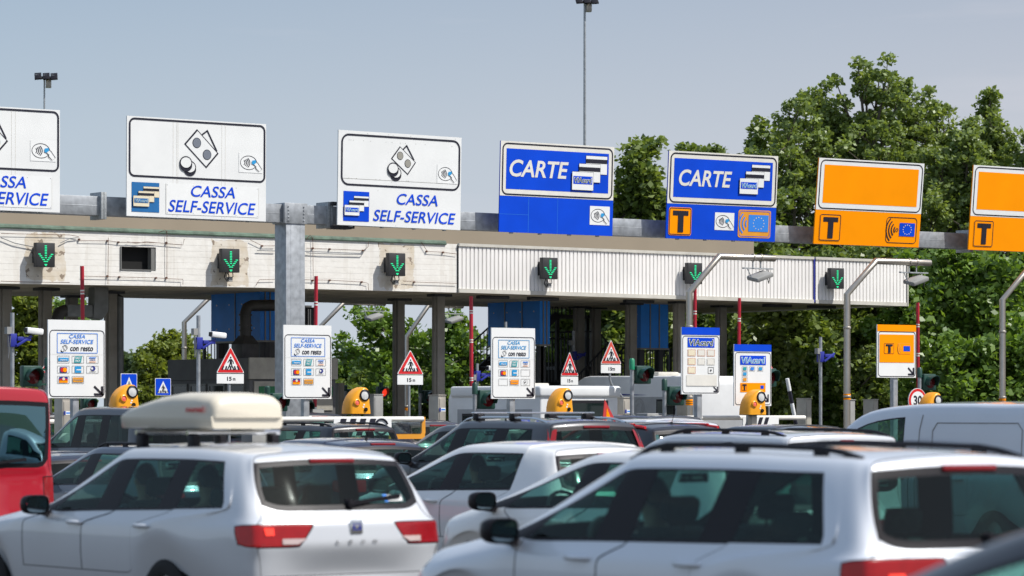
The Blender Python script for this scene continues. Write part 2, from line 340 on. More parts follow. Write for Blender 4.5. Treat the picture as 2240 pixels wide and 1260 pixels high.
def seams(f, us, m='faded white'):
    f.begin(m, 1)
    for u in us: f.rect(u, .03, u + .0022, .985)
    f.end('joint')
def money(f, o, grey, s=1.0):
    # o: list of front note corners, back note, ellipses, coins
    f.begin('sign black', 2).poly(o['n']); cx = sum(p[0] for p in o['n']) / 4; cy = sum(p[1] for p in o['n']) / 4
    f.m('sign black', 2).stroke(o['b'], .010)
    f.m('sign white', 3).poly([(cx + (u - cx) * .90, cy + (v - cy) * .90) for u, v in o['n']])
    for (u, v) in o['e']:
        f.m('sign black', 4).ell(u, v, o['er'][0], o['er'][1]); f.m(grey, 5).ell(u, v, o['er'][0] * .87, o['er'][1] * .89)
    (cu, cv, r), (du, dv) = o['c'], o['c2']; k = f.W / f.H
    for (u, v, L) in ((du, dv, 3), (cu, cv, 6)):
        f.m('sign black', L).ell(u, v + .016 * k, r, r * k * .92).rect(u - r, v, u + r, v + .016 * k).ell(u, v, r, r * k * .92)
        f.m('sign white', L + 1).ell(u, v, r * .85, r * k * .74)
    f.end('money_symbol')
def cassa(TL, TR, BR, BL, label, style):
    root, f = sign_root(label, TL, TR, BR, BL); sign_board(root, f, 'sign white')
    if style == 2:
        f.begin('sign black', 2).ring(.013, .014, .994, .606, .04, .012).end('border'); seams(f, (.325, .35, .36, .675, .70))
        money(f, dict(n=[(.495, .093), (.652, .330), (.564, .485), (.404, .249)], b=[(.530, .15), (.570, .104), (.637, .30)], e=[(.493, .233), (.567, .348)], er=(.031, .053), c=(.415, .438, .044), c2=(.445, .482)), 'note grey')
        contactless(f, .80, .305, .972, .508)
        f.begin('faded blue', 2).rect(.034, .658, .228, .955); cards(f, .042, .70, .226, .90, 3, True); f.end('card_symbol')
        f.begin('sheet white', 2).rect(.275, .655, .945, .965).m('faded white', 3)
        for u in (.277, .945):
            f.rect(u - .001, .66, u + .001, .96)
        f.m('note grey', 3)
        for u in (.285, .47, .62, .78, .935): f.ell(u, .672, .002).ell(u, .952, .002)
        f.end('text_sheet')
        f.begin('sign blue', 4).text("CASSA", .612, .722, .318, .115, .010, .22).text("SELF-SERVICE", .607, .880, .632, .122, .010, .22).end('lettering')
    else:
        f.begin('sign black', 2).ring(.022, .033, .99, .580, .06, .013).end('border')
        money(f, dict(n=[(.492, .133), (.625, .299), (.56, .436), (.422, .269)], b=[(.52, .165), (.548, .125), (.607, .27)], e=[(.494, .236), (.557, .314)], er=(.026, .045), c=(.437, .375, .044), c2=(.462, .42)), 'note beige')
        contactless(f, .80, .30, .965, .505)
        f.begin('note beige', 1).rect(.03, .505, .97, .508)
        for k in range(26): f.ell(random.uniform(.03, .97), random.choice((.02, .50, .52, .985, .1, .62)), .0022)
        f.end('rivet')
        f.begin('sign blue', 2).rect(.045, .640, .25, .955); cards(f, .05, .69, .245, .895, 3); f.end('card_symbol')
        f.begin('sign blue', 3).text("CASSA", .640, .697, .335, .118, .010, .22).text("SELF-SERVICE", .620, .882, .675, .122, .010, .22).end('lettering')
G_1 = atY(131, 465, SY); wl = 3.46
pxl = lambda p: CX + F * (p - CAM).dot(RT) / (p - CAM).dot(FW)
pyl = lambda p: HY - F * (p.z - CH) / (p - CAM).dot(FW)
a1 = Vector((G_1.x - wl, SY, G_1.z)); t1 = atY(131, 241, SY); a2 = Vector((a1.x, SY, t1.z))
cassa((pxl(a2), pyl(a2)), (131, 241), (131, 465), (pxl(a1), pyl(a1)), 'white self service cash sign cut off by the left edge, its first letters missing', 2)
cassa((277.5, 253), (583, 274), (581.5, 484.5), (277, 472), 'white self service cash sign with aged cream card square, left of the gantry column', 2)
cassa((740, 284), (1011, 303), (1007, 503.5), (738, 491.5), 'white self service cash sign with brown banknote dots, just right of the gantry column', 3)
def waves(f, u, v, m, L, s, n=3, dot=False):
    f.m(m, L)
    for i in range(n): r = (.030 + .026 * i) * s; f.ellring(u, v, r, r * 1.15 * f.W / f.H * .9, .010 * s, 10, 128, 232)
    if dot: f.ellring(u + .004 * s, v, .014 * s, .014 * s * f.W / f.H, .005 * s, 14)
def euflag(f, a, b, c, d, m, star, L):
    f.m(m, L).rect(a, b, c, d); f.m(star, L + 1)
    for k in range(12): t = R(30 * k); f.ell((a + c) / 2 + .27 * (c - a) * math.cos(t), (b + d) / 2 + .36 * (d - b) * math.sin(t), .0042, n=6)
def tbox(f, a, b, c, d, bg, L, edge='sign black'):
    f.begin(bg, L).rrect(a, b, c, d, .018); f.m(edge, L + 1).ring(a + .004, b + .006, c - .004, d - .006, .016, .006)
    w, h = c - a, d - b
    f.m('sign black', L + 2).rect(a + .17 * w, b + .12 * h, c - .15 * w, b + .29 * h).m('sign black', L + 3).rect(a + .40 * w, b + .12 * h, a + .64 * w, d - .11 * h).end('toll_tag_symbol')
def carte(TL, TR, BR, BL, label, five):
    root, f = sign_root(label, TL, TR, BR, BL); sign_board(root, f, 'sign blue')
    f.begin('faded white', 1).rect(0, 0, 1, .600).m('sign black', 2).ring(.014, .018, .990, .592, .045, .011).end('border')
    f.begin('sign blue', 2).rect(.05, .080, .952, .525).end('blue_field')
    if five: f.begin('faded white', 4).text("CARTE", .335, .300, .48, .19, .02, .20).end('lettering')
    else: f.begin('faded white', 4).text("CARTE", .335, .292, .515, .190, .02, .20).end('lettering')
    f.begin('sign black', 3)
    (cards(f, .645, .115, .925, .455, 4) if five else cards(f, .622, .115, .935, .500, 4, txt='light green paint')); f.end('card_symbol')
    if five:
        tbox(f, .018, .642, .222, .962, 'sign orange', 3)
        contactless(f, .435, .683, .612, .885)
        f.begin('dull orange', 2).rrect(.650, .640, .952, .962, .018); f.m('sign blue', 3).ring(.660, .652, .944, .95, .02, .004); waves(f, .745, .80, 'pale blue', 4, 1.1); euflag(f, .745, .695, .930, .890, 'pale blue', 'cream', 4); f.end('satellite_toll_symbol')
    else:
        contactless(f, .792, .672, .970, .882)
        f.begin('pale blue', 1).rect(.25, .61, .2525, .995).rect(.0, .80, .25, .803).rect(.505, .61, .507, .995).m('faded blue', 1).end('joint')
carte((1095.7, 308), (1346.5, 322), (1339.5, 516.5), (1091.5, 507), 'blue card lane sign with an empty blue lower panel and one contactless sticker', False)
carte((1463.5, 330), (1700, 340.5), (1695, 529), (1456.5, 521), 'blue card lane sign whose lower panel has an orange T and a satellite toll sticker', True)
def telepass(TL, TR, BR, BL, label):
    root, f = sign_root(label, TL, TR, BR, BL); sign_board(root, f, 'sign orange')
    f.begin('sheet white', 1).rect(0, 0, 1, .600).m('sign black', 2).ring(.016, .016, .990, .590, .045, .009).end('border')
    f.begin('sign orange', 2).rect(.055, .075, .950, .520).end('orange_field')
    tbox(f, .04, .645, .243, .965, 'sign orange', 2)
    f.begin('sign black', 2).ring(.672, .650, .968, .958, .03, .005); waves(f, .772, .80, 'sign black', 3, .95, 4, True); euflag(f, .800, .715, .948, .872, 'sign blue', 'cream', 3); f.end('satellite_toll_symbol')
telepass((1790, 345.7), (2020, 355.7), (2009.5, 541.5), (1779.5, 533), 'orange toll tag sign with a blank orange field, shown whole in front of the trees')
bl = atY(2118, 546, SY); br = bl + Vector((3.45, 0, 0)); tl = atY(2127, 361.5, SY); tr = tl + Vector((3.45, 0, 0))
telepass((2127, 361.5), (pxl(tr), pyl(tr)), (pxl(br), pyl(br)), (2118, 546), 'orange toll tag sign cut off by the right edge of the view')

# ------------------------------------------------------------------ canopy
KY = 69.6
kx = lambda px: base(px, KY).x
XB = [(kx(p), zof(p, y, KY)) for p, y in ((-160, 618), (0, 620), (560, 629), (1000, 640), (1440, 653), (1983, 670))]
XT = [(kx(p), zof(p, y, KY)) for p, y in ((-160, 490), (0, 496), (600, 518.5), (1000, 534), (1600, 556.5), (1983, 571.5))]
zi = lambda T, x: float(np.interp(x, [a for a, b in T], [b for a, b in T]))
zb_, zt_ = lambda x: zi(XB, x), lambda x: zi(XT, x)
def concrete_wall_material():
    m = mat('fascia paint', (.70, .67, .60), .75, var=0); n, b = nodes_of(m)
    tc = n.nodes.new("ShaderNodeTexCoord"); sx = n.nodes.new("ShaderNodeSeparateXYZ"); n.links.new(tc.outputs['Object'], sx.inputs[0])
    def mth(op, a, b_=None, c=None):
        q = n.nodes.new("ShaderNodeMath"); q.operation = op
        for i, v in enumerate((a, b_, c)):
            if v is None: continue
            if isinstance(v, (int, float)): q.inputs[i].default_value = v
            else: n.links.new(v, q.inputs[i])
        return q.outputs[0]
    def noise(scale, det=6, vec=None):
        q = n.nodes.new("ShaderNodeTexNoise"); q.inputs['Scale'].default_value = scale; q.inputs['Detail'].default_value = det
        n.links.new(vec or tc.outputs['Object'], q.inputs[0]); return q.outputs[0]
    mp = n.nodes.new("ShaderNodeMapping"); mp.inputs['Scale'].default_value = (.25, 1, 5); n.links.new(tc.outputs['Object'], mp.inputs[0])
    mv = n.nodes.new("ShaderNodeMapping"); mv.inputs['Scale'].default_value = (5, 1, .3); n.links.new(tc.outputs['Object'], mv.inputs[0])
    zz = mth('MULTIPLY', sx.outputs['Z'], 1 / .145); fr = mth('FRACT', mth('ADD', zz, mth('MULTIPLY', noise(.5), .35)))
    line = mth('LESS_THAN', fr, .07); ln = mth('MULTIPLY', line, mth('GREATER_THAN', noise(2.2, 4, mp.outputs[0]), .46))
    def mix(fac, c1, c2):
        q = n.nodes.new("ShaderNodeMixRGB"); n.links.new(fac, q.inputs[0])
        for i, c in ((1, c1), (2, c2)):
            if isinstance(c, tuple): q.inputs[i].default_value = (*c, 1)
            else: n.links.new(c, q.inputs[i])
        return q.outputs[0]
    col = mix(mth('MULTIPLY', mth('SUBTRACT', noise(6, 8), .35), 1.2), (.80, .78, .73), (.66, .63, .57))
    col = mix(mth('MULTIPLY', ln, .28), col, (.33, .31, .28))
    strk = mth('MULTIPLY', mth('GREATER_THAN', noise(1.2, 5, mv.outputs[0]), .60), .14); col = mix(strk, col, (.48, .42, .33))
    st = None
    for px, py in ((98, 558), (503, 570), (867, 579)):      # ochre weathering round each lane signal
        p = atY(px, py, KY); dx = mth('ABSOLUTE', mth('SUBTRACT', sx.outputs['X'], p.x)); dz = mth('ABSOLUTE', mth('SUBTRACT', sx.outputs['Z'], p.z - .05))
        d = mth('MAXIMUM', mth('MULTIPLY', dx, 1 / .52), mth('MULTIPLY', dz, 1 / .56))
        k = mth('GREATER_THAN', mth('SUBTRACT', mth('ADD', 1.12, mth('MULTIPLY', noise(4, 5), .55)), d), .38); st = k if st is None else mth('MAXIMUM', st, k)
    col = mix(mth('MULTIPLY', st, mth('MULTIPLY', noise(3, 6), .75)), col, (.46, .32, .13))
    rustn = mth('MULTIPLY', st, mth('GREATER_THAN', noise(5, 6), .60)); col = mix(mth('MULTIPLY', rustn, .7), col, (.12, .07, .04))
    n.links.new(col, b.inputs['Base Color'])
    bp = n.nodes.new("ShaderNodeBump"); bp.inputs['Strength'].default_value = .5; bp.inputs['Distance'].default_value = .012
    n.links.new(mth('ADD', noise(9, 8), mth('MULTIPLY', line, -.8)), bp.inputs['Height']); n.links.new(bp.outputs[0], b.inputs['Normal'])
concrete_wall_material()
def build_canopy():
    root = thing('toll_canopy', 'long toll plaza canopy with a stained white concrete front and ribbed white cladding', 'canopy', (0, 0, 0))
    def wall(b, xs, lo, hi, y0=KY, y1=KY + .22):
        b.prism([(x, lo(x)) for x in xs] + [(x, hi(x)) for x in xs[::-1]], y0, y1)
    b = MB('fascia paint'); a, c0, c1, e = kx(-160), kx(262.5), kx(341), kx(1000); o0, o1 = zof(300, 592, KY), zof(300, 540, KY)
    wall(b, [a, kx(0), c0], zb_, zt_); wall(b, [c0 + 0, c1], zb_, lambda x: o0); wall(b, [c0, c1], lambda x: o1, zt_); wall(b, [c1, kx(560), kx(600), e], zb_, zt_)
    b.build('concrete_fascia', root, smooth=0)
    b = MB('recess shade'); b.box(c0 - .05, c1 + .05, KY + .2215, KY + .2235, o0 - .05, o1 + .05)  # black sheet: the dark depth of the opening is put in as colour
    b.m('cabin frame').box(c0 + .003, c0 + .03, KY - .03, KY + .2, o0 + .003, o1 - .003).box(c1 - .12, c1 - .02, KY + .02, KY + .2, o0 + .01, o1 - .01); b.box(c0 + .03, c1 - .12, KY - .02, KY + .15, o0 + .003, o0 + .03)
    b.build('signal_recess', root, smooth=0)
    b = MB('cladding'); g = MB('sign black')
    for p0, p1 in ((1001, 1776), (1782, 1982)):
        x0, x1 = kx(p0), kx(p1); n = int((x1 - x0) / .128); st = (x1 - x0) / n; pr = []
        for k in range(n):
            x = x0 + k * st; pr += [(x, 0), (x + st * .68, 0), (x + st * .74, .035), (x + st * .94, .035)]
        pr.append((x1, 0))
        vs = []; fs = []
        for x, d in pr: vs += [(x, KY - .05 + d, zb_(x) + .10), (x, KY - .05 + d, zt_(x) - .05)]
        for k in range(len(pr) - 1): fs.append((2 * k, 2 * k + 2, 2 * k + 3, 2 * k + 1))
        b.add(vs, fs)
        wall(g, [x0, x1], lambda x: zb_(x) + .02, lambda x: zt_(x) - .02, KY + .0, KY + .06)
    b.build('ribbed_cladding', root, smooth=0, recalc=False)
    g.mats = ['signal housing']; g.build('cladding_backing', root, smooth=0)
    b = MB('pale flashing')
    for p0, p1 in ((1001, 1777), (1781, 1983)):
        x0, x1 = kx(p0), kx(p1)
        wall(b, [x0, x1], lambda x: zb_(x), lambda x: zb_(x) + .105, KY - .075, KY + .02); wall(b, [x0, x1], lambda x: zt_(x) - .055, lambda x: zt_(x) + .02, KY - .085, KY + .02)
    x1 = kx(1983); b.prism([(x1 - .04, zb_(x1)), (x1, zb_(x1)), (x1, zt_(x1)), (x1 - .04, zt_(x1))], KY - .09, KY - .02)
    b.build('edge_flashing', root, smooth=0)
    b = MB('cladding'); b.box(x1 - .03, x1 - .001, KY + .03, KY + 9.5, zb_(x1) + .003, zt_(x1)); b.build('end_cladding', root, smooth=0)
    b = MB('mount blue'); x = kx(1779.0); b.box(x - .025, x + .025, KY - .06, KY - .01, zb_(x) + .03, zt_(x) - .03); b.build('cladding_joint', root, smooth=0)
    xs = [kx(-160), kx(0), kx(560), kx(1000), kx(1440), kx(1983) - .05]
    b = MB('soffit'); b.prism([(x, zb_(x) + .04) for x in xs] + [(x, zb_(x) + .5) for x in xs[::-1]], KY + .225, KY + 9.6)
    for k, x in enumerate(np.linspace(xs[0] + 2, xs[-1] - 2, 22)): b.box(x - .006, x + .006, KY + .4, KY + 9.55, zb_(x) + .034, zb_(x) + .039)
    b.build('soffit_slab', root, smooth=0)
    b = MB('concrete'); b.prism([(xs[0], zb_(xs[0]) + .503), (xs[-1], zb_(xs[-1]) + .503), (xs[-1], zt_(xs[-1]) - .1), (xs[0], zt_(xs[0]) - .1)], KY + .23, KY + 9.6); b.build('roof_deck', root, smooth=0)
    b = MB('copper green'); xs = [kx(-160), kx(0), kx(600), kx(975)]
    b.tube([(x, KY + .02, zt_(x) + .03) for x in xs], .05, 8); b.tube([(x, KY - .02, zt_(x) - .005) for x in xs], .03, 6); b.build('copper_coping', root)
    UY = KY + 3.2; u0, u1 = base(-160, UY).x, base(1649, UY).x; zz = zof(1400, 498, UY)
    b = MB('beige metal'); b.box(u0, u1, UY, UY + 4, zb_(u1) + .6, zz)
    b.build('roof_plant_screen', root, smooth=0)
    # old cables and conduit across the concrete
    b = MB('rust wire'); P = lambda x, y, d=.05: atY(x, y, KY) - Vector((0, d, 0))
    for pts in ([(0, 511), (150, 514), (170, 518), (172, 527)], [(172, 526), (235, 527), (258, 530), (340, 531), (398, 536), (401, 523)], [(235, 520), (234, 622)], [(363, 504), (363, 608)], [(345, 508), (358, 503), (363, 508)],
                [(176, 604), (260, 606), (340, 608), (370, 610), (398, 611), (398, 623)], [(545, 525), (572, 538), (600, 538)], [(668, 543), (720, 545), (793, 548), (803, 540), (804, 528)], [(682, 520), (683, 614)], [(664, 612), (720, 613), (790, 617), (803, 620), (804, 635)], [(668, 523), (676, 514), (683, 523)],
                [(920, 530), (932, 550), (968, 552), (998, 556)], [(0, 615), (60, 617), (150, 618)], [(558, 624), (565, 612), (600, 611)], [(880, 615), (905, 617), (998, 620)], [(276, 529), (296, 532), (318, 529), (341, 531)]):
        b.tube([P(*p) for p in pts], .0065, 5); b.build('cable', root); b = MB('rust wire')
    for x, y in ((234, 527), (363, 531), (258, 530), (172, 524), (572, 538), (720, 545), (793, 548), (932, 550), (968, 552), (683, 543), (234, 604), (363, 608), (260, 606), (340, 608), (720, 613), (790, 617), (683, 614), (905, 617)):
        p = P(x, y, .03); b = MB('rust wire'); b.box(p.x - .02, p.x + .02, p.y - .02, p.y + .03, p.z - .02, p.z + .02); b.build('cable_clip', root)
    for pts in ([(0, 520), (30, 532), (60, 538), (75, 541)], [(130, 532), (150, 522), (168, 520)], [(560, 548), (600, 549)], [(668, 553), (700, 555), (790, 557), (797, 545)]): MB('grey cable').tube([P(*p) for p in pts], .010, 6).build('cable', root)
build_canopy()
sig_labels = ['lane signal with green arrow leftmost on the stained concrete front', 'lane signal with green arrow between the open recess and the gantry column', 'lane signal with green arrow on concrete near the start of the ribbed cladding',
              'lane signal with green arrow on ribbed cladding under the blue card sign', 'lane signal with green arrow partly covered by a cranked lamp arm', 'lane signal with green arrow right of the dark cladding joint']
def lane_signal(px, py, Hpx, label, cab):
    p = atY(px, py, KY - .36); s = pm(px, KY - .36); H = Hpx / s; W = H * .86
    r = thing('lane_signal', label, 'lane signal', p, group='green arrow lane signals on the canopy front')
    b = MB('signal housing'); b.box(-W / 2, W / 2, .0, .16, -H / 2, H / 2); b.build('housing', r, bevel=.012)
    b = MB('dark steel'); b.box(-W * .35, W * .35, .161, .36, -H * .32, H * .32); b.build('bracket', r)
    b = MB('led green'); q = H / 14
    rows = [(0, y) for y in (5.2, 4.3, 3.4, 2.5, 1.6, .7)] + [(0, -.4), (0, -1.6)]
    for u, v in rows: b.box(-W * .055, W * .055, -.010, .004, v * q - .012, v * q + .010)
    for k in range(5):
        for sx in (-1, 1):
            cx = sx * W * (.33 - .07 * k); z = (.4 - k * 1.05) * q; b.box(cx - W * .062, cx + W * .062, -.010, .004, z - .012, z + .010)
    b.box(-W * .07, W * .07, -.010, .004, -5.6 * q - .012, -5.6 * q + .012).box(-W * .035, W * .035, -.010, .004, -6.2 * q - .01, -6.2 * q + .008)
    b.build('led_arrow', r, smooth=0)
    if cab:
        b = MB('rubber'); b.tube([(-.1, .08, -H / 2), (-.13, .1, -H / 2 - .12), (-.05, .12, -H / 2 - .2), (.03, .14, -H / 2 - .12), (.04, .2, -H / 2)], .014, 6)
        b.tube([(.1, .08, -H / 2), (.12, .1, -H / 2 - .1), (.07, .2, -H / 2 - .14)], .012, 6); b.m('box grey').box(.02, .12, .12, .26, -H / 2 - .22, -H / 2 - .1); b.build('cable_loop', r)
for i, (x, y, h) in enumerate(((100, 557.5, 53), (505, 570, 52), (869, 578.5, 50), (1204, 587, 47), (1521, 598, 46), (1832, 609, 45))): lane_signal(x, y, h, sig_labels[i], i in (1, 2, 3))
for i, (px, py) in enumerate(((1078, 652), (1188, 655), (1397, 661), (1700, 668), (1797, 671))):
    Y = KY + 2.0; p = base(px, Y, zb_(kx(px)) + .034)
    r = tag(MB('dark steel').box(-.5, .5, -.09, .09, -.09, 0).build('ceiling_lamp', bevel=.02), ['unlit strip lamp under the canopy left of the first blue room', 'unlit strip lamp under the canopy above the dark stairs', 'unlit strip lamp under the canopy above the red triangle on a bent post', 'unlit strip lamp under the canopy right of the thin raised barrier', 'unlit strip lamp at the right end of the canopy underside'][i], 'lamp', 'strip lamps under the canopy'); r.location = p
col_specs = [(12, 72.2, 'dark column at the left edge of the view under the canopy'), (100, 72.6, 'grey column behind the leftmost raised barrier'), (158, 77.0, 'column behind the grey ventilation duct'), (243, 74.0, 'column with a downpipe behind the yellow beacon on the left'),
             (873, 75.0, 'column carrying the triangle sign beside the slim lamp post'), (960, 71.6, 'free standing column above the steel cabinet with blue sticker'), (1381, 73.6, 'column left of the small blue room'), (1486, 71.7, 'column right of the small blue room'),
             (1578, 73.5, 'column between the two blue topped panels'), (1267, 77.0, 'dark column behind the canopy stairs'), (1303, 77.5, 'dark column right of the stairs next to the trees')]
for px, Y, lab in col_specs:
    p = base(px, Y); z = zb_(kx(px)) + .036; r = thing('canopy_column', lab + ', painted concrete', 'column', p, group='columns holding up the canopy')
    b = MB('column paint'); w_ = .24
    b.box(-w_ / 2, w_ / 2, -w_ / 2, w_ / 2, 0, z); b.box(-w_ / 2 - .05, -w_ / 2 - .001, -.05, .09, 0, z - .02); b.build('shaft', r, bevel=.012)
    b = MB('dark steel'); b.box(-.26, .3, -.2, .2, z - .07, z - .002); b.build('bearing_plate', r)
    if px in (243,):
        b = MB('duct grey'); b.tube([(.22, -.1, 0), (.22, -.1, z - .15), (.10, .25, z - .03)], .085, 10); b.build('downpipe', r)
# ------------------------------------------------------------------ islands and their furniture
IY = 52.4
def islands():
    for i, px in enumerate((164, 670, 1120, 1560, 1961)):
        p = base(px, IY); b = MB('kerb'); pts = []
        for k in range(9): t = R(180 + 180 * k / 8); pts.append((.95 * math.cos(t), .9 * math.sin(t)))
        pts += [(.95, 30), (-.95, 30)]; n = len(pts)
        b.add([(x, y, -.2) for x, y in pts] + [(x, y, .15) for x, y in pts], [tuple(range(n, 2 * n))] + [(k, (k + 1) % n, n + (k + 1) % n, n + k) for k in range(n)])
        o = b.build('kerb', smooth=30, bevel=.03); o.location = (p.x + .25, p.y - .5, 0); tag(o, kind='structure')
islands()
def post(b, x, y, z0, z1, r, n=10): return b.tube([(x, y, z0), (x, y, z1)], r, n)

def pedestrian(f, u, v, h, m, L):    # small walking figure on the crossing stripes, u,v = feet centre
    k = f.W / f.H; s = h; X = lambda a: u + a * s / k; Y = lambda b: v - b * s
    f.m(m, L).ell(X(0), Y(.93), .075 * s / k)
    f.poly([(X(-.10), Y(.80)), (X(.10), Y(.80)), (X(.12), Y(.45)), (X(-.08), Y(.45))])
    f.stroke([(X(-.08), Y(.78)), (X(-.24), Y(.55))], .075 * s / k).stroke([(X(.08), Y(.78)), (X(.23), Y(.58)), (X(.23), Y(.48))], .075 * s / k)
    f.stroke([(X(-.03), Y(.48)), (X(-.13), Y(.25)), (X(-.28), Y(.0))], .10 * s / k).stroke([(X(.05), Y(.48)), (X(.12), Y(.25)), (X(.28), Y(.0))], .10 * s / k)
    for q in (-.62, -.36, 0, .36, .62):
        f.poly([(X(q - .07), Y(.26)), (X(q + .05), Y(.26)), (X(q * 1.22 + .07), Y(-.02)), (X(q * 1.22 - .09), Y(-.02))])
def infopanel(tl, tr, br, bl, label, style, lean=0):
    Y = IY; p, q = atY(*bl, Y), atY(*br, Y); t = atY(*tl, Y); Wd = (q - p).length; H = (t - p).z; c = (p + q) / 2; g = GZ(Y)
    r = thing('lane_information_panel', label, 'sign panel', (c.x, Y, g), group='white and coloured information panels on the lane islands')
    f = Face(r, Wd, H, c.z - g); b = MB({'cash': 'sheet white', 'viacard': 'sheet white', 'mixed': 'sheet white', 'tele': 'sheet white'}[style[0]]); b.box(-Wd / 2, Wd / 2, 0, .03, f.z0, f.z0 + H); b.build('board', r, smooth=0)
    b = MB('galvanised'); b.box(-.065, .065, .032, .15, 0, f.z0 + H * .8); b.build('post', r, bevel=.01)
    b = MB('galvanised dull')
    for v in (.2, .75): b.box(-Wd * .42, Wd * .42, .031, .06, f.z0 + H * v - .02, f.z0 + H * v + .02)
    b.build('clamp', r)
    f.begin('sign black', 1).ring(.022, .128, .988, .985, .07, .014).end('border')
    def arrow(u0, v0, u1, v1):
        w, h = u1 - u0, v1 - v0
        f.begin('sign black', 2).stroke([(u0 + .10 * w, v0 + .08 * h), (u1 - .14 * w, v1 - .16 * h)], .20 * w)
        f.poly([(u1 - .24 * w, v0), (u1, v0 + .0 * h), (u1, v1), (u1 - .24 * w, v1 - .12 * h)]).poly([(u0, v1 - .24 * h), (u1 - .1 * w, v1 - .24 * h), (u1, v1), (u0 + .05 * w, v1)]); f.end('arrow')
    if style[0] == 'cash':
        bl_ = style[1]
        f.begin(bl_, 2).ring(.155, .168, .865, .425, .004, .009).text("CASSA", .505, .209, .28, .050, .012, .22).text("SELF-SERVICE", .505, .277, .58, .053, .012, .22)
        f.m('sign black', 2).text("con resto", .585, .365, .40, .062, .016, .08).m('sign black', 2).stroke([(.25, .34), (.29, .325), (.335, .365), (.30, .395), (.25, .34)], .007).stroke([(.29, .325), (.31, .32), (.34, .355)], .006).ell(.247, .395, .027).m('sheet white', 3).ell(.247, .388, .019)
        f.end('lettering')
        f.begin('sheet white', 2)
        cx = (.265, .52, .775); cy = (.505, .633, .765); hw, hh = .105, .048
        def card(i, j, paintf):
            u, v = cx[i], cy[j]; f.m('box grey', 2).ring(u - hw, v - hh, u + hw, v + hh, .004, .006)
            if paintf: paintf(u, v)
        card(0, 0, lambda u, v: (f.m('sticker cyan', 3).rect(u - .088, v - .022, u + .088, v + .022), f.m('sheet white', 4).text("Viacard", u, v + .004, .12, .02, .02)))
        card(1, 0, lambda u, v: (f.m('sticker teal', 3).poly([(u - .05, v - .042), (u + .07, v - .042), (u + .05, v + .042), (u - .07, v + .042)]), f.m('sheet white', 4).text("FAST", u, v - .018, .095, .027, .02, .1).text("PAY", u - .005, v + .018, .085, .027, .02, .1)))
        card(2, 0, lambda u, v: (f.m('sticker navy', 3).text("VISA", u, v + .004, .10, .022, .02, .2), f.m('pale blue', 3).rect(u - .06, v - .030, u + .06, v - .018), f.m('pale orange', 3).rect(u - .06, v + .022, u + .06, v + .036)))
        card(0, 1, lambda u, v: (f.m('sticker navy', 3).rect(u - .062, v - .030, u + .062, v + .042), f.m('sign red', 4).ell(u - .018, v + .006, .036), f.m('sign orange', 5).ell(u + .022, v + .006, .036)))
        card(1, 1, lambda u, v: (f.m('sticker cyan', 3).rect(u - .055, v - .042, u + .055, v + .042), f.m('sheet white', 4).rect(u - .03, v - .003, u + .055, v + .010)))
        if style[2]:
            card(2, 1, lambda u, v: (f.m('sticker navy', 3).ell(u + .008, v - .014, .040), f.m('sheet white', 4).ell(u - .012, v - .014, .018), f.m('box grey', 3).rect(u - .06, v + .022, u + .06, v + .028)))
            card(0, 2, lambda u, v: (f.m('sticker navy', 3).rect(u - .075, v - .036, u + .075, v), f.m('sign orange', 3).rect(u - .075, v + .004, u + .075, v + .038), f.m('sign red', 4).poly([(u - .075, v - .006), (u, v - .022), (u + .075, v - .006), (u + .075, v + .008), (u - .075, v + .008)]), f.m('cream', 5).ell(u, v - .012, .024)))
        else: card(2, 1, None); card(0, 2, None); card(2, 2, lambda u, v: (f.m('box grey', 3).ellring(u, v, .05, .035, .006, 16), f.m('sign black', 3).ell(u - .01, v, .014)))
        card(1, 2, lambda u, v: (f.m('dull orange' if style[2] else 'sign orange', 3).rect(u - .09, v - .030, u + .09, v + .030), f.m('note beige', 4).text("Postamat", u, v, .14, .022, .01)))
        f.end('payment_stickers')
        f.begin('faded white', 1).rect(.03, .440, .98, .4425).end('joint'); arrow(.80, .845, .965, .965)
    elif style[0] == 'viacard':
        f.begin('sign blue', 2).rect(.0, .0, 1, .112).end('blue_strip')
        f.begin('sign blue', 2); viacard(f, .155, .155, .86, .300, 2, 'light green paint'); f.end('card_logo')
        f.begin('pale orange', 2)
        for i, u in enumerate((.26, .515, .765)):
            for j, v in enumerate((.38, .51, .64)):
                if (i, j) == (1, 2): continue
                if (i, j) == (2, 2): f.m('box grey', 2).ring(u - .075, v - .05, u + .08, v + .05, .008, .012).m('sign black', 3).ell(u, v, .02); continue
                f.m('pale orange' if (i + j) < 2 or (i, j) in ((0, 2), (2, 0)) else 'faded white', 2).ring(u - .105, v - .052, u + .105, v + .052, .004, .012); f.m('cream' if i == 0 else 'faded white', 2).rect(u - .085, v - .04, u + .085, v + .04)
        f.end('faded_stickers')
        f.begin('faded white', 2).rect(.12, .71, .92, .875).m('box grey', 3).rect(.12, .873, .92, .878).end('covering_sheet'); arrow(.835, .885, .955, .965)
    elif style[0] == 'mixed':
        f.begin('sign blue', 2).rect(.0, .0, 1, .112).end('blue_strip'); f.begin('sign blue', 2); viacard(f, .16, .182, .85, .332, 2, 'sticker cyan'); f.end('card_logo')
        f.begin('sticker teal', 2)
        for u, v, m in ((.28, .395, 'sticker teal'), (.48, .395, 'pale blue'), (.70, .395, 'sticker cyan'), (.28, .48, 'sticker cyan'), (.28, .57, 'dull orange')):
            f.m('box grey', 2).ring(u - .075, v - .038, u + .075, v + .038, .003, .006).m(m, 3).rect(u - .045, v - .024, u + .045, v + .024)
        f.end('payment_stickers'); f.begin('sign orange', 2).rect(.16, .625, .84, .775).m('sign blue', 3).rect(.70, .665, .79, .72).end('orange_field'); tbox(f, .19, .64, .335, .755, 'sign orange', 3); arrow(.80, .81, .93, .935)
    else:
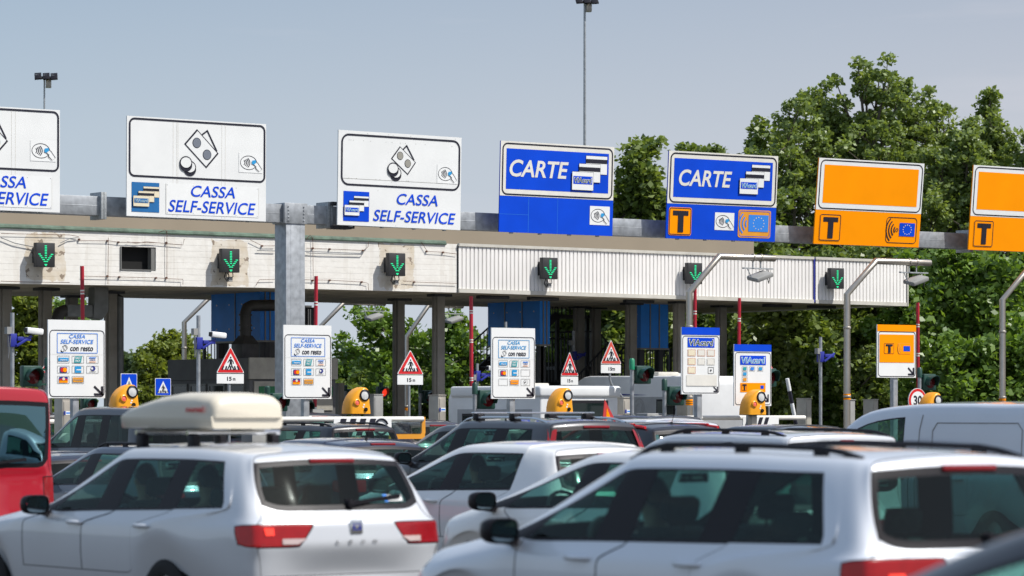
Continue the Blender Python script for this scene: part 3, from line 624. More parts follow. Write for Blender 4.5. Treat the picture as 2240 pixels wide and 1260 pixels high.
        f.begin('sign orange', 2).rect(0, 0, 1, .125).end('orange_strip'); f.begin('sign orange', 2).rect(.055, .185, .945, .715).end('orange_field')
        tbox(f, .165, .345, .425, .555, 'sign orange', 3); f.begin('dull orange', 3).rrect(.52, .345, .86, .555, .03); f.m('sign orange', 4).rrect(.528, .352, .852, .548, .025); waves(f, .645, .45, 'dull orange', 5, 1.6); euflag(f, .665, .400, .835, .500, 'sign blue', 'pale blue', 5); f.end('satellite_toll_symbol'); arrow(.79, .81, .955, .955)
infopanel((100, 700), (226, 699.5), (230, 870), (105, 872), 'white cash panel with change payment stickers behind the red van, leftmost panel', ('cash', 'pale blue', True))
infopanel((617, 711), (723.5, 712), (725, 872), (620, 873), 'white cash panel standing in front of the gantry column', ('cash', 'pale blue', True))
infopanel((1073, 717), (1168.5, 718), (1170.5, 872), (1075, 872.5), 'white cash panel with two empty sticker frames, beside a tall striped barrier', ('cash', 'sticker cyan', False))
infopanel((1490, 715), (1575, 715.5), (1574, 863), (1491, 862), 'blue topped panel with peeled pinkish stickers and a covering sheet', ('viacard',))
infopanel((1606.5, 752), (1688, 754), (1687, 889), (1606, 887), 'blue topped panel with an orange T field behind a yellow beacon', ('mixed',))
infopanel((1920, 708), (2002, 709.5), (2003.5, 828), (1919, 824), 'orange panel with toll tag symbol in front of the dark trees', ('tele',))

def beacon(pxl_, pxr, yt, yb, label, Y=52.0):
    px = (pxl_ + pxr) / 2; s = pm(px, Y); W = (pxr - pxl_) / s / .93; H = (yb - yt) / s; p = base(px, Y, zof(px, yb, Y)); g = GZ(Y)
    r = thing('warning_beacon', label, 'beacon', (p.x, p.y, g), group='yellow warning beacons at the heads of the islands'); z = p.z - g
    out = [(-.5, 0), (-.485, .22), (-.43, .45), (-.33, .64), (-.17, .82), (.02, .95), (.16, 1.0), (.28, .985), (.37, .92), (.42, .80), (.43, .62), (.455, .38), (.49, .12), (.5, 0)]
    b = MB('beacon yellow'); n = len(out)
    rings = [(.70, .94, .0), (.90, .985, .025), (1.0, 1.0, .09), (1.0, 1.0, .26), (.9, .97, .34)]
    vs = []
    for sx, sz, y in rings: vs += [(x * W * sx, y - .17, z + q * H * sz) for x, q in out]
    fs = [tuple(range(n))[::-1], tuple(range(4 * n, 5 * n))]
    for k in range(4): fs += [(k * n + i, k * n + (i + 1) % n, (k + 1) * n + (i + 1) % n, (k + 1) * n + i) for i in range(n)]
    b.add(vs, fs); b.build('hood', r, smooth=50)
    for nm, m, (u, v), rr, rim in (('white_lamp', 'lamp white', (.15, .70), .175, .03), ('red_lamp', 'lamp pink', (-.20, .42), .10, .022), ('socket', 'rubber', (.20, .16), .055, .012)):
        c = (u * W, -.17, z + v * H); rr *= W
        b = MB('black plastic' if nm != 'red_lamp' else 'beacon yellow'); b.lathe([(rr + rim * .8, .03), (rr + rim * .8, -.02), (rr, -.03), (rr, .01)], c, 'y', 24); o = b.build(nm, r)
        b = MB(m); b.lathe([(0.0001, -.022), (rr * .6, -.02), (rr, -.012)], c, 'y', 24); b.build('lens', o)
    b = MB('sheet white'); 
    for u, v in ((.10, .25), (.13, .34)): b.box(u * W - .016, u * W + .016, -.174, -.168, z + v * H - .014, z + v * H + .014)
    b.build('sticker', r, smooth=0)
    b = MB('cabinet steel'); b.box(-.07, .07, -.05, .09, 0, z + .03); b.build('pedestal', r, bevel=.01)
    b = MB('dark steel'); b.box(-W * .49, W * .49, -.14, .14, z - .012, z - .001); b.build('underside', r)
    b = MB('dark steel'); b.box(-.25, .25, -.2, .2, 0.14, .2); b.build('foot', r, bevel=.01)
beacon(243, 300, 841, 894, 'yellow warning beacon left of the blue crossing sign, above the dark minivan')
beacon(753, 806.5, 847, 905, 'yellow warning beacon in front of the grey cabinets, just right of the gantry column')
beacon(1200, 1249.5, 848, 904, 'yellow warning beacon in front of the white camper')
beacon(1622, 1672.5, 852, 907, 'yellow warning beacon overlapping the blue topped panel with the orange T')
beacon(2011, 2058, 858, 915, 'yellow warning beacon behind the silver van, partly hiding the round speed sign')

def triangle_sign(px, yt, yb, yplate, wpx, Y, label, faded=False, bent=False, plate="15 m"):
    s = pm(px, Y); p = base(px, Y); zt, zb = zof(px, yt, Y), zof(px, yb, Y); H = zt - zb; W = wpx / s / .80
    r = thing('warning_sign', label, 'road sign', (p.x, p.y, 0), group='pedestrian crossing warning triangles with distance plates')
    f = Face(r, W, H, zb); red = 'faded red' if faded else 'sign red'
    def tri(sc, q=.05):
        c = [(.5, .04), (.97, .985), (.03, .985)]; g = (.5, .67); c = [(g[0] + (u - g[0]) * sc, g[1] + (v - g[1]) * sc) for u, v in c]; o = []
        for i in range(3):
            a, b_, d = c[i - 1], c[i], c[(i + 1) % 3]
            for t in (0, .5, 1):
                e1 = (b_[0] + (a[0] - b_[0]) * q, b_[1] + (a[1] - b_[1]) * q); e2 = (b_[0] + (d[0] - b_[0]) * q, b_[1] + (d[1] - b_[1]) * q)
                m = ((1 - t) ** 2 * e1[0] + 2 * t * (1 - t) * b_[0] + t * t * e2[0], (1 - t) ** 2 * e1[1] + 2 * t * (1 - t) * b_[1] + t * t * e2[1]); o.append(m)
        return o
    b = MB('galvanised dull'); b.prism([((u - .5) * W, zb + (1 - v) * H) for u, v in tri(1.0)], 0, .02); b.build('backing', r, smooth=0)
    f.begin('sheet white', 1).poly(tri(1.0)).m(red, 2).poly(tri(.94)).m('sheet white', 3).poly(tri(.60, .03)); pedestrian(f, .5, .855, .45, 'sign black', 4); f.end('triangle')
    if yplate:
        zp = zof(px, yplate, Y); b = MB('sheet white'); b.box(-W * .45, W * .45, 0, .02, zp, zb - .01); b.build('distance_plate', r, smooth=0)
        f2 = Face(r, W * .9, zb - .01 - zp, zp); big, sm = plate.split(); f2.begin('sign black', 1).text(big, .46, .5, .17, .42, .03)
        f2.text(sm, .64 if not faded else .62, .56, .09 if not faded else .16, .26 if not faded else .34, .02).end('lettering')
    b = MB('galvanised'); zt_ = zb + H * .6
    if bent: b.tube([(0, .05, zt_), (0, .05, zof(px, 830, Y)), (.06, .05, zof(px, 842, Y)), (.40, .05, zof(px, 868, Y)), (.46, .05, zof(px, 880, Y)), (.46, .05, 0)], .032, 10)
    else: post(b, 0, .05, 0, zt_, .03)
    b.build('post', r)
triangle_sign(504, 755, 817, 839, 60, 60, 'pedestrian warning triangle with 15 m plate in front of the dark ticket cabin')
triangle_sign(897.5, 763, 820, 841.5, 59, 61, 'pedestrian warning triangle with 15 m plate beside a free standing column')
triangle_sign(1246, 767.5, 823, 842, 41, 67, 'narrow pedestrian warning triangle with 15 m plate in front of the dark stairs')
triangle_sign(1336.5, 741, 797, 816, 48, 67, 'faded pedestrian warning triangle on a bent post beside the caravan', True, True)
triangle_sign(104, 788, 816, None, 34, 66, 'warning triangle almost hidden behind the leftmost white cash panel')
triangle_sign(1684, 795, 812, None, 24, 70, 'warning triangle almost hidden behind the panel with the orange T')
def crossing_sign(px, yt, yb, wpx, Y, label):
    s = pm(px, Y); p = base(px, Y); zb = zof(px, yb, Y); H = (yb - yt) / s; W = wpx / s / .82
    r = thing('crossing_sign', label, 'road sign', (p.x, p.y, 0), group='square blue pedestrian crossing signs'); f = Face(r, W, H, zb)
    b = MB('galvanised dull'); b.box(-W / 2, W / 2, 0, .02, zb, zb + H); b.build('backing', r, smooth=0)
    f.begin('sheet white', 1).rrect(0, 0, 1, 1, .05).m('sign blue', 2).rrect(.03, .025, .97, .975, .04).m('sheet white', 3).poly([(.5, .16), (.86, .86), (.14, .86)]); pedestrian(f, .5, .83, .46, 'sign black', 4); f.end('symbol')
    b = MB('galvanised'); post(b, 0, .05, 0, zb + H * .8, .03); b.build('post', r)
crossing_sign(282, 817, 864, 33, 67, 'square blue crossing sign directly behind the left yellow beacon')
crossing_sign(356.5, 827.5, 865, 32, 67.5, 'square blue crossing sign between the left beacon and the ticket cabin')
def speed_sign():
    px, Y = 2007, 54; s = pm(px, Y); p = base(px, Y); zc = zof(px, 876, Y); d = 44 / s / .82; r = thing('speed_limit_sign', 'round white 30 speed sign with red rim partly behind a yellow beacon', 'road sign', (p.x, p.y, 0))
    f = Face(r, d, d, zc - d / 2); b = MB('galvanised dull'); b.lathe([(.0001, 0), (d / 2, 0), (d / 2, .02), (.0001, .02)], (0, 0, zc), 'y', 32); b.build('backing', r)
    f.begin('sheet white', 1).ell(.5, .5, .498).m('sign red', 2).ell(.5, .5, .48).m('sheet white', 3).ell(.5, .5, .37).m('sign black', 4).text("30", .5, .5, .46, .40, .03).end('disc')
    b = MB('galvanised'); post(b, 0, .05, 0, zc, .03); b.build('post', r)
speed_sign()

def traffic_light(px, yc, Y, label, hpx=46, lit=False, cap='light green paint', side=0.0, yaw=0, zpost=True, captop=None):
    s = pm(px, Y); p = base(px, Y); z = zof(px, yc, Y); H = hpx / s; H = max(H, .3); r = thing('traffic_light', label, 'traffic light', (p.x, p.y, 0), yaw, 'single lens traffic lights on green posts')
    b = MB('light green paint'); b.box(-H * .5, H * .5, -.02, .16, z - H * .5, z + H * .5); b.build('housing', r, bevel=.03)
    b = MB('light green paint'); n = 20; ro, L = H * .40, H * .62; vs = []; fs = []
    for k in range(n + 1):       # visor: an open tube cut away below
        a = R(-30 + 240 * k / n); x, q = math.cos(a), math.sin(a); l = L * (.55 + .45 * max(0, q))
        for rr in (ro, ro - .012): vs += [(x * rr, -.02, z + q * rr), (x * rr, -.02 - l, z + q * rr)]
    for k in range(n): i = 4 * k; j = i + 4; fs += [(i, j, j + 1, i + 1), (i + 2, i + 3, j + 3, j + 2), (i + 1, j + 1, j + 3, i + 3)]
    b.add(vs, fs); b.build('visor', r)
    b = MB('lens red lit' if lit else 'lens red'); b.lathe([(.0001, -.06), (ro * .55, -.05), (ro * .93, -.022)], (0, 0, z), 'y', 24); b.build('lens', r)
    X = -H * .5 - .07 if side == 0 else side
    b = MB('galvanised'); post(b, X, .07, 0, z + H * .55, .045); b.build('post', r)
    b = MB('light green paint'); b.box(min(X, -H * .3), max(X, -H * .3), .04, .10, z + H * .30, z + H * .38); b.box(min(X, -H * .3), max(X, -H * .3), .04, .10, z - H * .42, z - H * .34); b.build('arm', r)
    b = MB(cap); b.tube([(X, .07, z + H * .28), (X, .07, z + H * .82), (X, .07, z + H * .90)], [.062, .062, .035], 12); b.build('cap', r); return r
traffic_light(71, 823, 57, 'traffic light with big dark lens above the red van', 46, side=.36)
traffic_light(196, 884, 60, 'traffic light half hidden under the leftmost white cash panel', 30, side=-.3)
traffic_light(612, 880, 58, 'traffic light peeking out left under the panel by the gantry column', 40)
traffic_light(668, 893, 64, 'dark traffic light behind the post of the panel by the gantry column', 36)
traffic_light(838, 858, 74, 'small traffic light with glowing red lens above the grey cabinet', 24, True, side=-.02)
traffic_light(772, 862, 80, 'traffic light with its cap showing over the yellow beacon near the gantry column', 20)
traffic_light(938, 868, 78, 'distant dark traffic light between two columns', 28)
traffic_light(1066, 874, 56, 'traffic light beside the tall striped barrier, overlapped by a cash panel', 42)
traffic_light(1134, 876, 66, 'small traffic light between a cash panel post and the camper', 18, True)
traffic_light(1408, 820, 56, 'traffic light with bright green cap in front of the caravan', 40, cap='bright green cap')
traffic_light(1480, 866, 55, 'traffic light lower down left of the peeled sticker panel', 42)
traffic_light(1683, 826, 56, 'traffic light overlapping the edge of the panel with the orange T', 40)
traffic_light(2034, 836, 57, 'traffic light right of the orange toll tag panel', 36)

def barrier_pole(x0, y0, x1, y1, Y, label, bands, wpx=9.5, clear=False):
    s = pm(x1, Y); a = atY(x1, y1, Y); e = atY(x0, y0, Y); g = Vector((a.x, a.y, 0)); r = thing('barrier_boom', label, 'barrier', g, group='raised red barrier booms'); wd = wpx / s
    P = lambda v: a + (e - a) * v - g
    cuts = sorted([0] + [c for b_ in bands for c in (b_ - .016, b_ - .005, b_ + .005, b_ + .016)] + [1])
    for i in range(len(cuts) - 1):
        if cuts[i + 1] - cuts[i] < .001: continue
        k = (i % 4) in (1, 3)
        if k and bands: MB('boom white').tube([P(cuts[i]), P(cuts[i + 1])], wd / 2 * 1.02, 12).build('white_band', r)
        else: MB('boom red').tube([P(cuts[i]), P(cuts[i + 1])], wd / 2, 12).build('red_tube', r)
    b = MB('box grey'); z = a.z; b.box(-.16, .16, -.16, .16, 0, z - .05); b.build('drive_cabinet', r, bevel=.02)
    b = MB('boom white'); b.tube([P(0) - Vector((0, 0, .12)), P(0)], wd / 2 * .9, 10); b.build('socket', r)
barrier_pole(179.5, 582, 183, 890, 63, 'raised red barrier boom behind the leftmost white cash panel', (.835 - .02,), 9)
barrier_pole(691.5, 604, 689, 890, 64, 'raised red barrier boom just right of the gantry column', (.79,), 8.5)
barrier_pole(1030.5, 648, 1031.5, 893, 62, 'tall raised red barrier boom with three white double bands, left of a cash panel', (.26, .60, .86), 8.5)
barrier_pole(1520.5, 627, 1519.5, 885, 66, 'raised red barrier boom next to the cranked lamp post above the peeled panel', (.78,), 7.5)
barrier_pole(1617.5, 652, 1616, 890, 68, 'thin raised red barrier boom above the panel with the orange T', (.80,), 7)
barrier_pole(2007.5, 662, 2008.5, 890, 68, 'raised dark red barrier boom right of the orange panel', (.50, .78), 7.5)

def lamp_post(px, yk, ax, ay, ex, ey, Y, label, wpx=15, light=True, band=None, top2=True):
    s = pm(px, Y); g = base(px, Y); zk = zof(px, yk, Y); A = atY(ax, ay, Y) - g; E = atY(ex, ey, Y) - g; E.z = A.z; rr = wpx / s / 2
    r = thing('cranked_lamp_post', label, 'lamp post', g, group='cranked steel lamp posts of the toll lanes')
    b = MB('steel'); b.tube([(0, 0, 0), (0, 0, zk), A, E], rr, 14); b.build('pole', r, smooth=35)
    for z in (zk * .45, zk * .82): MB('cabinet steel').lathe([(rr + .004, -.03), (rr + .012, -.02), (rr + .012, .02), (rr + .004, .03)], (0, 0, z), 'z', 14).build('collar', r)
    zb = zof(px, band, Y) if band else 1.55
    b = MB('sign orange'); b.lathe([(rr + .004, -.07), (rr + .006, -.06), (rr + .006, .06), (rr + .004, .07)], (0, 0, zb), 'z', 14); b.m('sign black').lathe([(rr + .008, .015), (rr + .008, .03)], (0, 0, zb), 'z', 14).lathe([(rr + .008, -.03), (rr + .008, -.015)], (0, 0, zb), 'z', 14); b.build('marking_band', r)
    if light:
        q = A + (E - A) * .68
        for d in (-.12, .12): MB('cabinet steel').lathe([(rr + .01, d - .025), (rr + .014, d - .02), (rr + .014, d + .02), (rr + .01, d + .025)], q, 'x', 14).build('clamp', r)
        b = MB('galvanised dull'); b.box(q.x - .42, q.x + .48, -.04, .04, q.z - .27, q.z - .24)
        for d in (-.12, .12): b.bar((q.x + d, 0, q.z - rr), (q.x + d, 0, q.z - .25), .025, .025)
        b.bar((q.x - .2, -.1, q.z - .26), (q.x + .25, .12, q.z - .26), .05, .02); b.bar((q.x - .30, 0, q.z - .25), (q.x - .22, -.1, q.z - .52), .02, .02); b.bar((q.x + .30, 0, q.z - .25), (q.x + .22, -.1, q.z - .46), .02, .02); b.build('mounting_bracket', r)
        b = MB('box grey'); b.M = Matrix.Translation((q.x + .02, -.1, q.z - .45)) @ Matrix.Rotation(R(-18), 4, 'Y') @ Matrix.Rotation(R(12), 4, 'X'); b.box(-.26, .26, -.2, .2, -.05, .06); o = b.build('floodlight', r, bevel=.03)
        b = MB('lamp white'); b.M = Matrix.Translation((q.x + .02, -.1, q.z - .45)) @ Matrix.Rotation(R(-18), 4, 'Y') @ Matrix.Rotation(R(12), 4, 'X'); b.box(-.22, .22, -.16, .16, -.056, -.052); b.build('lens', o, smooth=0)
        b = MB('rubber'); b.tube([(q.x + .24, -.1, q.z - .46), (q.x + .3, -.08, q.z - .6), (q.x + .38, -.02, q.z - .5), (q.x + .34, 0, q.z - .27)], .012, 6); b.build('cable', r)
lamp_post(1508, 640, 1573, 561, 1694, 567, 59, 'cranked lamp post whose arm crosses the ribbed cladding beside a red boom', 15, band=880)
lamp_post(1853, 644, 1916, 571, 2034, 577, 59, 'cranked lamp post standing clear at the right end of the canopy', 15, band=868)
lamp_post(2193, 656, 2253, 583, 2370, 589, 59, 'cranked lamp post against the trees near the right edge of the view', 14, band=877)
lamp_post(403, 705, 457, 652, 560, 656, 88, 'cranked lamp post beyond the canopy next to the blue room on the left', 11)
lamp_post(697, 718, 752, 662, 842, 668, 88, 'cranked lamp post beyond the canopy seen past the gantry column', 11)
lamp_post(889, 738, 937, 668, 1012, 678, 86, 'cranked lamp post beyond the canopy behind the free standing columns', 11, band=893)
lamp_post(1595, 700, 1650, 630, 1740, 640, 90, 'cranked lamp post hidden behind the right canopy column', 11, False)

def camera_post(px, yt, yb, ymount, Y, label, cam_=True, wpx=9):
    s = pm(px, Y); g = base(px, Y); zt = zof(px, yt, Y); zm = zof(px, ymount, Y); rr = wpx / s / 2; r = thing('camera_post', label, 'camera post', g, group='slim posts with blue camera mounts')
    b = MB('galvanised'); post(b, 0, 0, 0, zt, rr, 12); b.build('post', r)
    b = MB('mount blue'); b.box(-rr - .03, rr + .03, -rr - .03, rr + .03, zm - .16, zm + .10); b.box(rr + .03, rr + .32, -.10, .02, zm - .04, zm + .04); b.bar((rr, -.1, zm - .14), (rr + .34, -.08, zm + .06), .04, .05); b.build('camera_mount', r, bevel=.01)
    if cam_:
        b = MB('sheet white'); b.M = Matrix.Translation((rr + .30, -.1, zm + .16)) @ Matrix.Rotation(R(5), 4, 'Y'); b.box(-.10, .26, -.08, .08, -.06, .06); o = b.build('camera', r, bevel=.03)
        b = MB('black plastic'); b.M = Matrix.Translation((rr + .30, -.1, zm + .16)) @ Matrix.Rotation(R(5), 4, 'Y'); b.box(-.115, -.102, -.06, .06, -.045, .045); b.build('lens', o)
    b = MB('box grey'); b.box(-rr - .10, -rr, -.06, .06, zt - .42, zt - .28); b.build('junction_box', r); b = MB('grey cable'); b.tube([(-rr - .05, -.02, zt - .42), (-rr - .07, -.05, zt - .9), (-rr - .02, -.06, zm + .05)], .012, 6); b.build('cable', r)
camera_post(27, 684, 890, 741, 57, 'slim camera post with blue mount in front of the leftmost columns')
camera_post(434, 690, 890, 748, 60, 'slim camera post with blue mount left of the ticket cabin')
camera_post(1795, 737, 915, 778, 60, 'slim camera post with dark blue mount in front of the trees', False, 7)
camera_post(1106, 704, 890, 774, 70, 'slim camera post behind the panel with two empty frames', False, 7)
camera_post(1255, 724, 890, 776, 76, 'slim camera post with blue mount in front of the dark stairs', False, 6)
camera_post(1044, 795, 890, 820, 66, 'short slim post right of the tall striped barrier', True, 6)

def mast(px, yt, yb_, D, label, wpx):
    p = atD(px, HY, D); s = F / D; zt = (HY - yt) / s + CH; r = thing('floodlight_mast', label, 'light mast', (p.x, p.y, 0), -TH + R(10), 'tall floodlight masts beyond the canopy'); k = 1.0
    b = MB('galvanised'); b.tube([(0, 0, 0), (0, 0, zt)], [wpx * 1.7 / s / 2, wpx / s / 2], 12); b.build('pole', r)
    u = 1 / s
    b = MB('dark steel'); b.box(-18 * u, 24 * u, -3 * u, 3 * u, zt + 2 * u, zt + 5 * u); b.box(-8 * u, 18 * u, -6 * u, 6 * u, zt - 1 * u, zt + 1 * u); b.build('crossbar', r)
    for q in (-14, 4, 21):
        b = MB('black plastic'); b.M = Matrix.Translation((q * u, 0, zt + 9 * u)) @ Matrix.Rotation(R(38), 4, 'X') @ Matrix.Rotation(R(-6), 4, 'Y'); b.box(-7.5 * u, 7.5 * u, -20 * u, 4 * u, -1.5 * u, 2 * u); o = b.build('floodlight', r, bevel=.5 * u)
        b = MB('pale flashing'); b.M = Matrix.Translation((q * u, 0, zt + 9 * u)) @ Matrix.Rotation(R(38), 4, 'X') @ Matrix.Rotation(R(-6), 4, 'Y'); b.box(-6 * u, 6 * u, -18 * u, 2 * u, -1.9 * u, -1.6 * u); b.build('glass', o, smooth=0)
        b = MB('galvanised'); b.box((q - 6) * u, (q + 6) * u, -5 * u, -4 * u, zt + 4 * u, zt + 8 * u); b.build('ballast', r)
    b = MB('cabinet steel'); b.box(3 * u, 15 * u, -6 * u, 6 * u, zt - 20 * u, zt - 2 * u); b.build('junction_box', r, bevel=.8 * u)
mast(97, 172, 238, 130, 'floodlight mast seen whole at the top above the leftmost lane sign', 3.6)
mast(1279, 6, 318, 128, 'tall floodlight mast cut by the top edge of the view', 5)
# ------------------------------------------------------------------ vehicles
lerp = lambda a, b, t: a + (b - a) * t
BASE = dict(L=4.3, W=.90, H=1.46, fw=3.42, rw=.80, nose=.74, cowlz=.96, yc=3.26, yA=2.22, B=(2.06, 1.96, 1.92, 1.82), C=(1.05, 1.10, .98, 1.02), Q=(.52, .60), yR=.30, yG=.10, zb0=.91, zb1=.98, xr=.62, xt=.70, lf=.55, lf2=None,
            r=(.24, .46, .72, .84), quarter=True, rear_glass=True, drop=.03, side_rear=True, crown=.035, gtop=.030, rz3=.88, rz2=.70, bulge=.10, rec=1.0)
def spec(**k): d = dict(BASE); d.update(k); return d
WAGON = spec(L=4.55, fw=3.66, rw=1.04, yc=3.26, yA=2.36, B=(2.30, 2.18, 2.18, 2.06), C=(1.28, 1.25, 1.16, 1.14), Q=(.36, .56), yR=.30, yG=.10, H=1.485, zb0=.91, zb1=.97, rz3=.915, rz2=.73, lf=.40)
LEON = spec(L=4.80, fw=4.05, rw=1.32, yc=3.22, yA=2.36, B=(2.28, 2.16, 2.14, 2.03), C=(1.26, 1.24, 1.14, 1.14), Q=(.44, .72), yR=.48, yG=.14, H=1.465, zb0=.90, zb1=.99, bs=.40, hf=.30, hr=.30, pz=.33, ro=.295, af=.92, lf=.42, lf2=.58, rz3=.885, rz2=.715, drop=.05, xr=.60, xt=.69, rec=-.3)
HATCH = spec(B=(2.06, 1.96, 1.92, 1.82), C=(1.02, .84, .98, .84), Q=(.66, .76), quarter=False, yR=.44, yG=.10, drop=.05)
SUV = spec(L=4.5, H=1.66, nose=.92, cowlz=1.08, zb0=1.02, zb1=1.08, r=(.30, .52, .80, .94), fw=3.62, rw=.92, yc=3.40, yA=2.40, B=(2.2, 2.08, 2.08, 1.96), C=(1.18, 1.20, 1.06, 1.10), Q=(.55, .72), yR=.38)
MPV = spec(L=4.7, H=1.78, nose=.86, cowlz=1.06, zb0=1.00, zb1=1.04, r=(.26, .50, .78, .92), fw=3.75, rw=.95, yc=3.85, yA=2.66, B=(2.55, 2.42, 2.4, 2.30), C=(1.42, 1.40, 1.36, 1.34), Q=(.40, .50), yR=.22, yG=.06, xr=.71, xt=.76)
VANLET = spec(L=4.4, H=1.70, nose=.90, cowlz=1.06, zb0=1.03, zb1=1.08, r=(.28, .52, .80, .95), fw=3.55, rw=.80, yc=3.5, yA=2.40, B=(2.12, 2.05, 2.02, 1.97), C=(1.10, 1.10, 1.02, 1.02), Q=(.30, .34), yR=.14, yG=.05, xr=.73, xt=.79)
VAN = spec(L=5.0, W=.96, H=2.0, nose=1.02, cowlz=1.22, zb0=1.16, zb1=1.16, r=(.30, .55, .88, 1.03), fw=4.0, rw=1.0, yc=4.30, yA=3.28, B=(3.06, 3.0, 2.92, 2.88), C=(1.5, 1.5, 1.42, 1.42), Q=(.4, .42), yR=.10, yG=.04, xr=.75, xt=.82, quarter=False, side_rear=False, lf=.86, rz3=1.06, rz2=.66, drop=.0, bulge=.05, gtop=.10)

TAGS = ['body', 'bonnet', 'windscreen', 'front_door', 'rear_door', 'front_window', 'rear_side_window', 'quarter_window', 'pillar_trim', 'tailgate', 'rear_window', 'tail_light']
def car_cage(S):
    L, W, H = S['L'], S['W'], S['H']; fw, rw = S['fw'], S['rw']; M = 16
    n_r = (.28, .42, S['nose'] * .72, S['nose'] * .84); r = S['r']
    yl = [L - .20, fw + .42, fw + .30, fw, fw - .30, fw - .42, fw - .56, lerp(fw - .56, S['B'][0], .5), S['B'][0] + S.get('bs', .20), S['B'][1] + S.get('bs', .20) + .04, max(S['C'][0] - .03, rw + .50), rw + .42, rw + .30, rw, rw - .30, min(rw - .42, .25), .14]
    tf = [0, .3, .45, .7, .9, 1]
    sx = [.80, .95, .98, 1, 1, 1, 1, 1, 1, 1, 1, 1, 1, 1, .995, .985, .925]
    P = [[None] * (M + 1) for _ in range(7)]
    arch = {2: (.51, .66, None), 3: (.66, .76, .88), 4: (.51, .66, None), 12: (.51, .66, None), 13: (.66, .76, .88), 14: (.51, .66, None)}
    for i in range(M + 1):
        for j in range(4):
            z = r[j] if i > 5 else lerp(n_r[j], r[j], tf[i]); y = yl[i]
            if i in arch:
                if j == 0: z = arch[i][0] * S.get('af', 1)
                if j == 1: z = arch[i][1]
                if j == 2 and arch[i][2]: z = max(z, arch[i][2] - .02)
                if j == 3 and arch[i][2]: z = max(z, .92 if r[3] < .92 else r[3])
            if i < 6 and j in (2, 3): z = min(z, lerp(S['nose'], S['cowlz'], tf[i]) - (.16 if j == 2 else .10))
            x = (W - (.07, .012, 0, .012)[j]) * sx[i]
            P[j][i] = Vector((x, y, z))
    # roof outline
    yc, yA, yR = S['yc'], S['yA'], S['yR']; B, C, Q = S['B'], S['C'], S['Q']; xr, xt = S['xr'], S['xt']; zr = H - S['crown']
    y6 = [L - .30, lerp(L, yc, .35), lerp(L, yc, .52), lerp(L, yc, .72), lerp(L, yc, .88), yc, lerp(yc, yA, .55), yA, B[2] + .02, B[3] - .02, C[2], C[3] - .08, lerp(C[3], Q[1], .5), Q[1], lerp(Q[1], yR, .4), lerp(Q[1], yR, .75), yR]
    y4 = y6[:6] + [yc - .14, lerp(yc - .14, B[0], .5), B[0], B[1], C[0], C[1], lerp(C[1], Q[0], .55), Q[0], lerp(Q[0], S['yG'], .4), lerp(Q[0], S['yG'], .75), S['yG'] + .05]
    zrf = [0] * 7 + [-.055, -.012, 0, 0, -.004, -.010, -S['drop'] * .4, -S['drop'] * .6, -S['drop'] * .8, -S['drop']]
    for i in range(M + 1):
        if i <= 5:
            t = tf[i]; zh = lerp(S['nose'], S['cowlz'], t ** .75); k = sx[i] if i else .86
            P[6][i] = Vector(((W * .80) * k, y6[i], zh)); P[5][i] = Vector(((W * .875) * k, y6[i] - .01, zh - .022)); P[4][i] = Vector(((W * .94) * k, y6[i] - .02, zh - .065))
            if i == 5: P[4][5] = Vector((W - .05, yc - .02, S['zb0'] - .01)); P[5][5] = Vector((W * .90, yc - .02, S['zb0'] + .03))
        else:
            zb = lerp(S['zb0'], S['zb1'], max(0, (y4[6] - y4[i]) / (y4[6] - y4[16]))); k = 1 if i < 14 else (.99, .97, .925)[i - 14]
            P[4][i] = Vector(((W - .05) * k, y4[i], zb))
            if i == 6:
                P[6][6] = Vector((lerp(W * .80, xr * W / .9, .55), y6[6], lerp(S['cowlz'], zr - .055, .58))); P[5][6] = Vector((lerp(W * .90, xt * W / .9, .55), y6[6] - .05, lerp(S['zb0'], zr - .13, .50)))
            else:
                P[6][i] = Vector((xr * W / .9 * (1 if i < 13 else .985 if i < 16 else .95), y6[i], zr + zrf[i])); y5 = y6[i] - (.13 if i == 7 else 0) + (.0 if i < 14 else -.01)
                P[5][i] = Vector((xt * W / .9 * (1 if i < 14 else .98 if i < 16 else .95), y5, zr + zrf[i] - (.008 if i != 7 else .03)))
    # rear corner column
    zt = P[6][16].z
    P[5][16] = Vector((W * xt / .9 * .95, lerp(yR, S['yG'], .25) + .01, zt - S['gtop'])); P[4][16] = Vector((W * .86, S['yG'] + .05, S['zb1'] - .02))
    P[3][16] = Vector((W * .915, .11, S['rz3'])); P[2][16] = Vector((W * .925, .09, S['rz2'])); P[1][16] = Vector((W * .93, .07, .50)); P[0][16] = Vector((W * .87, .14, .28))
    P[3][15].y += .05 if S['lf2'] else 0; P[3][15].z = lerp(P[3][15].z, S['rz3'], .8); P[2][15].z = lerp(P[2][15].z, S['rz2'], .8)
    return P
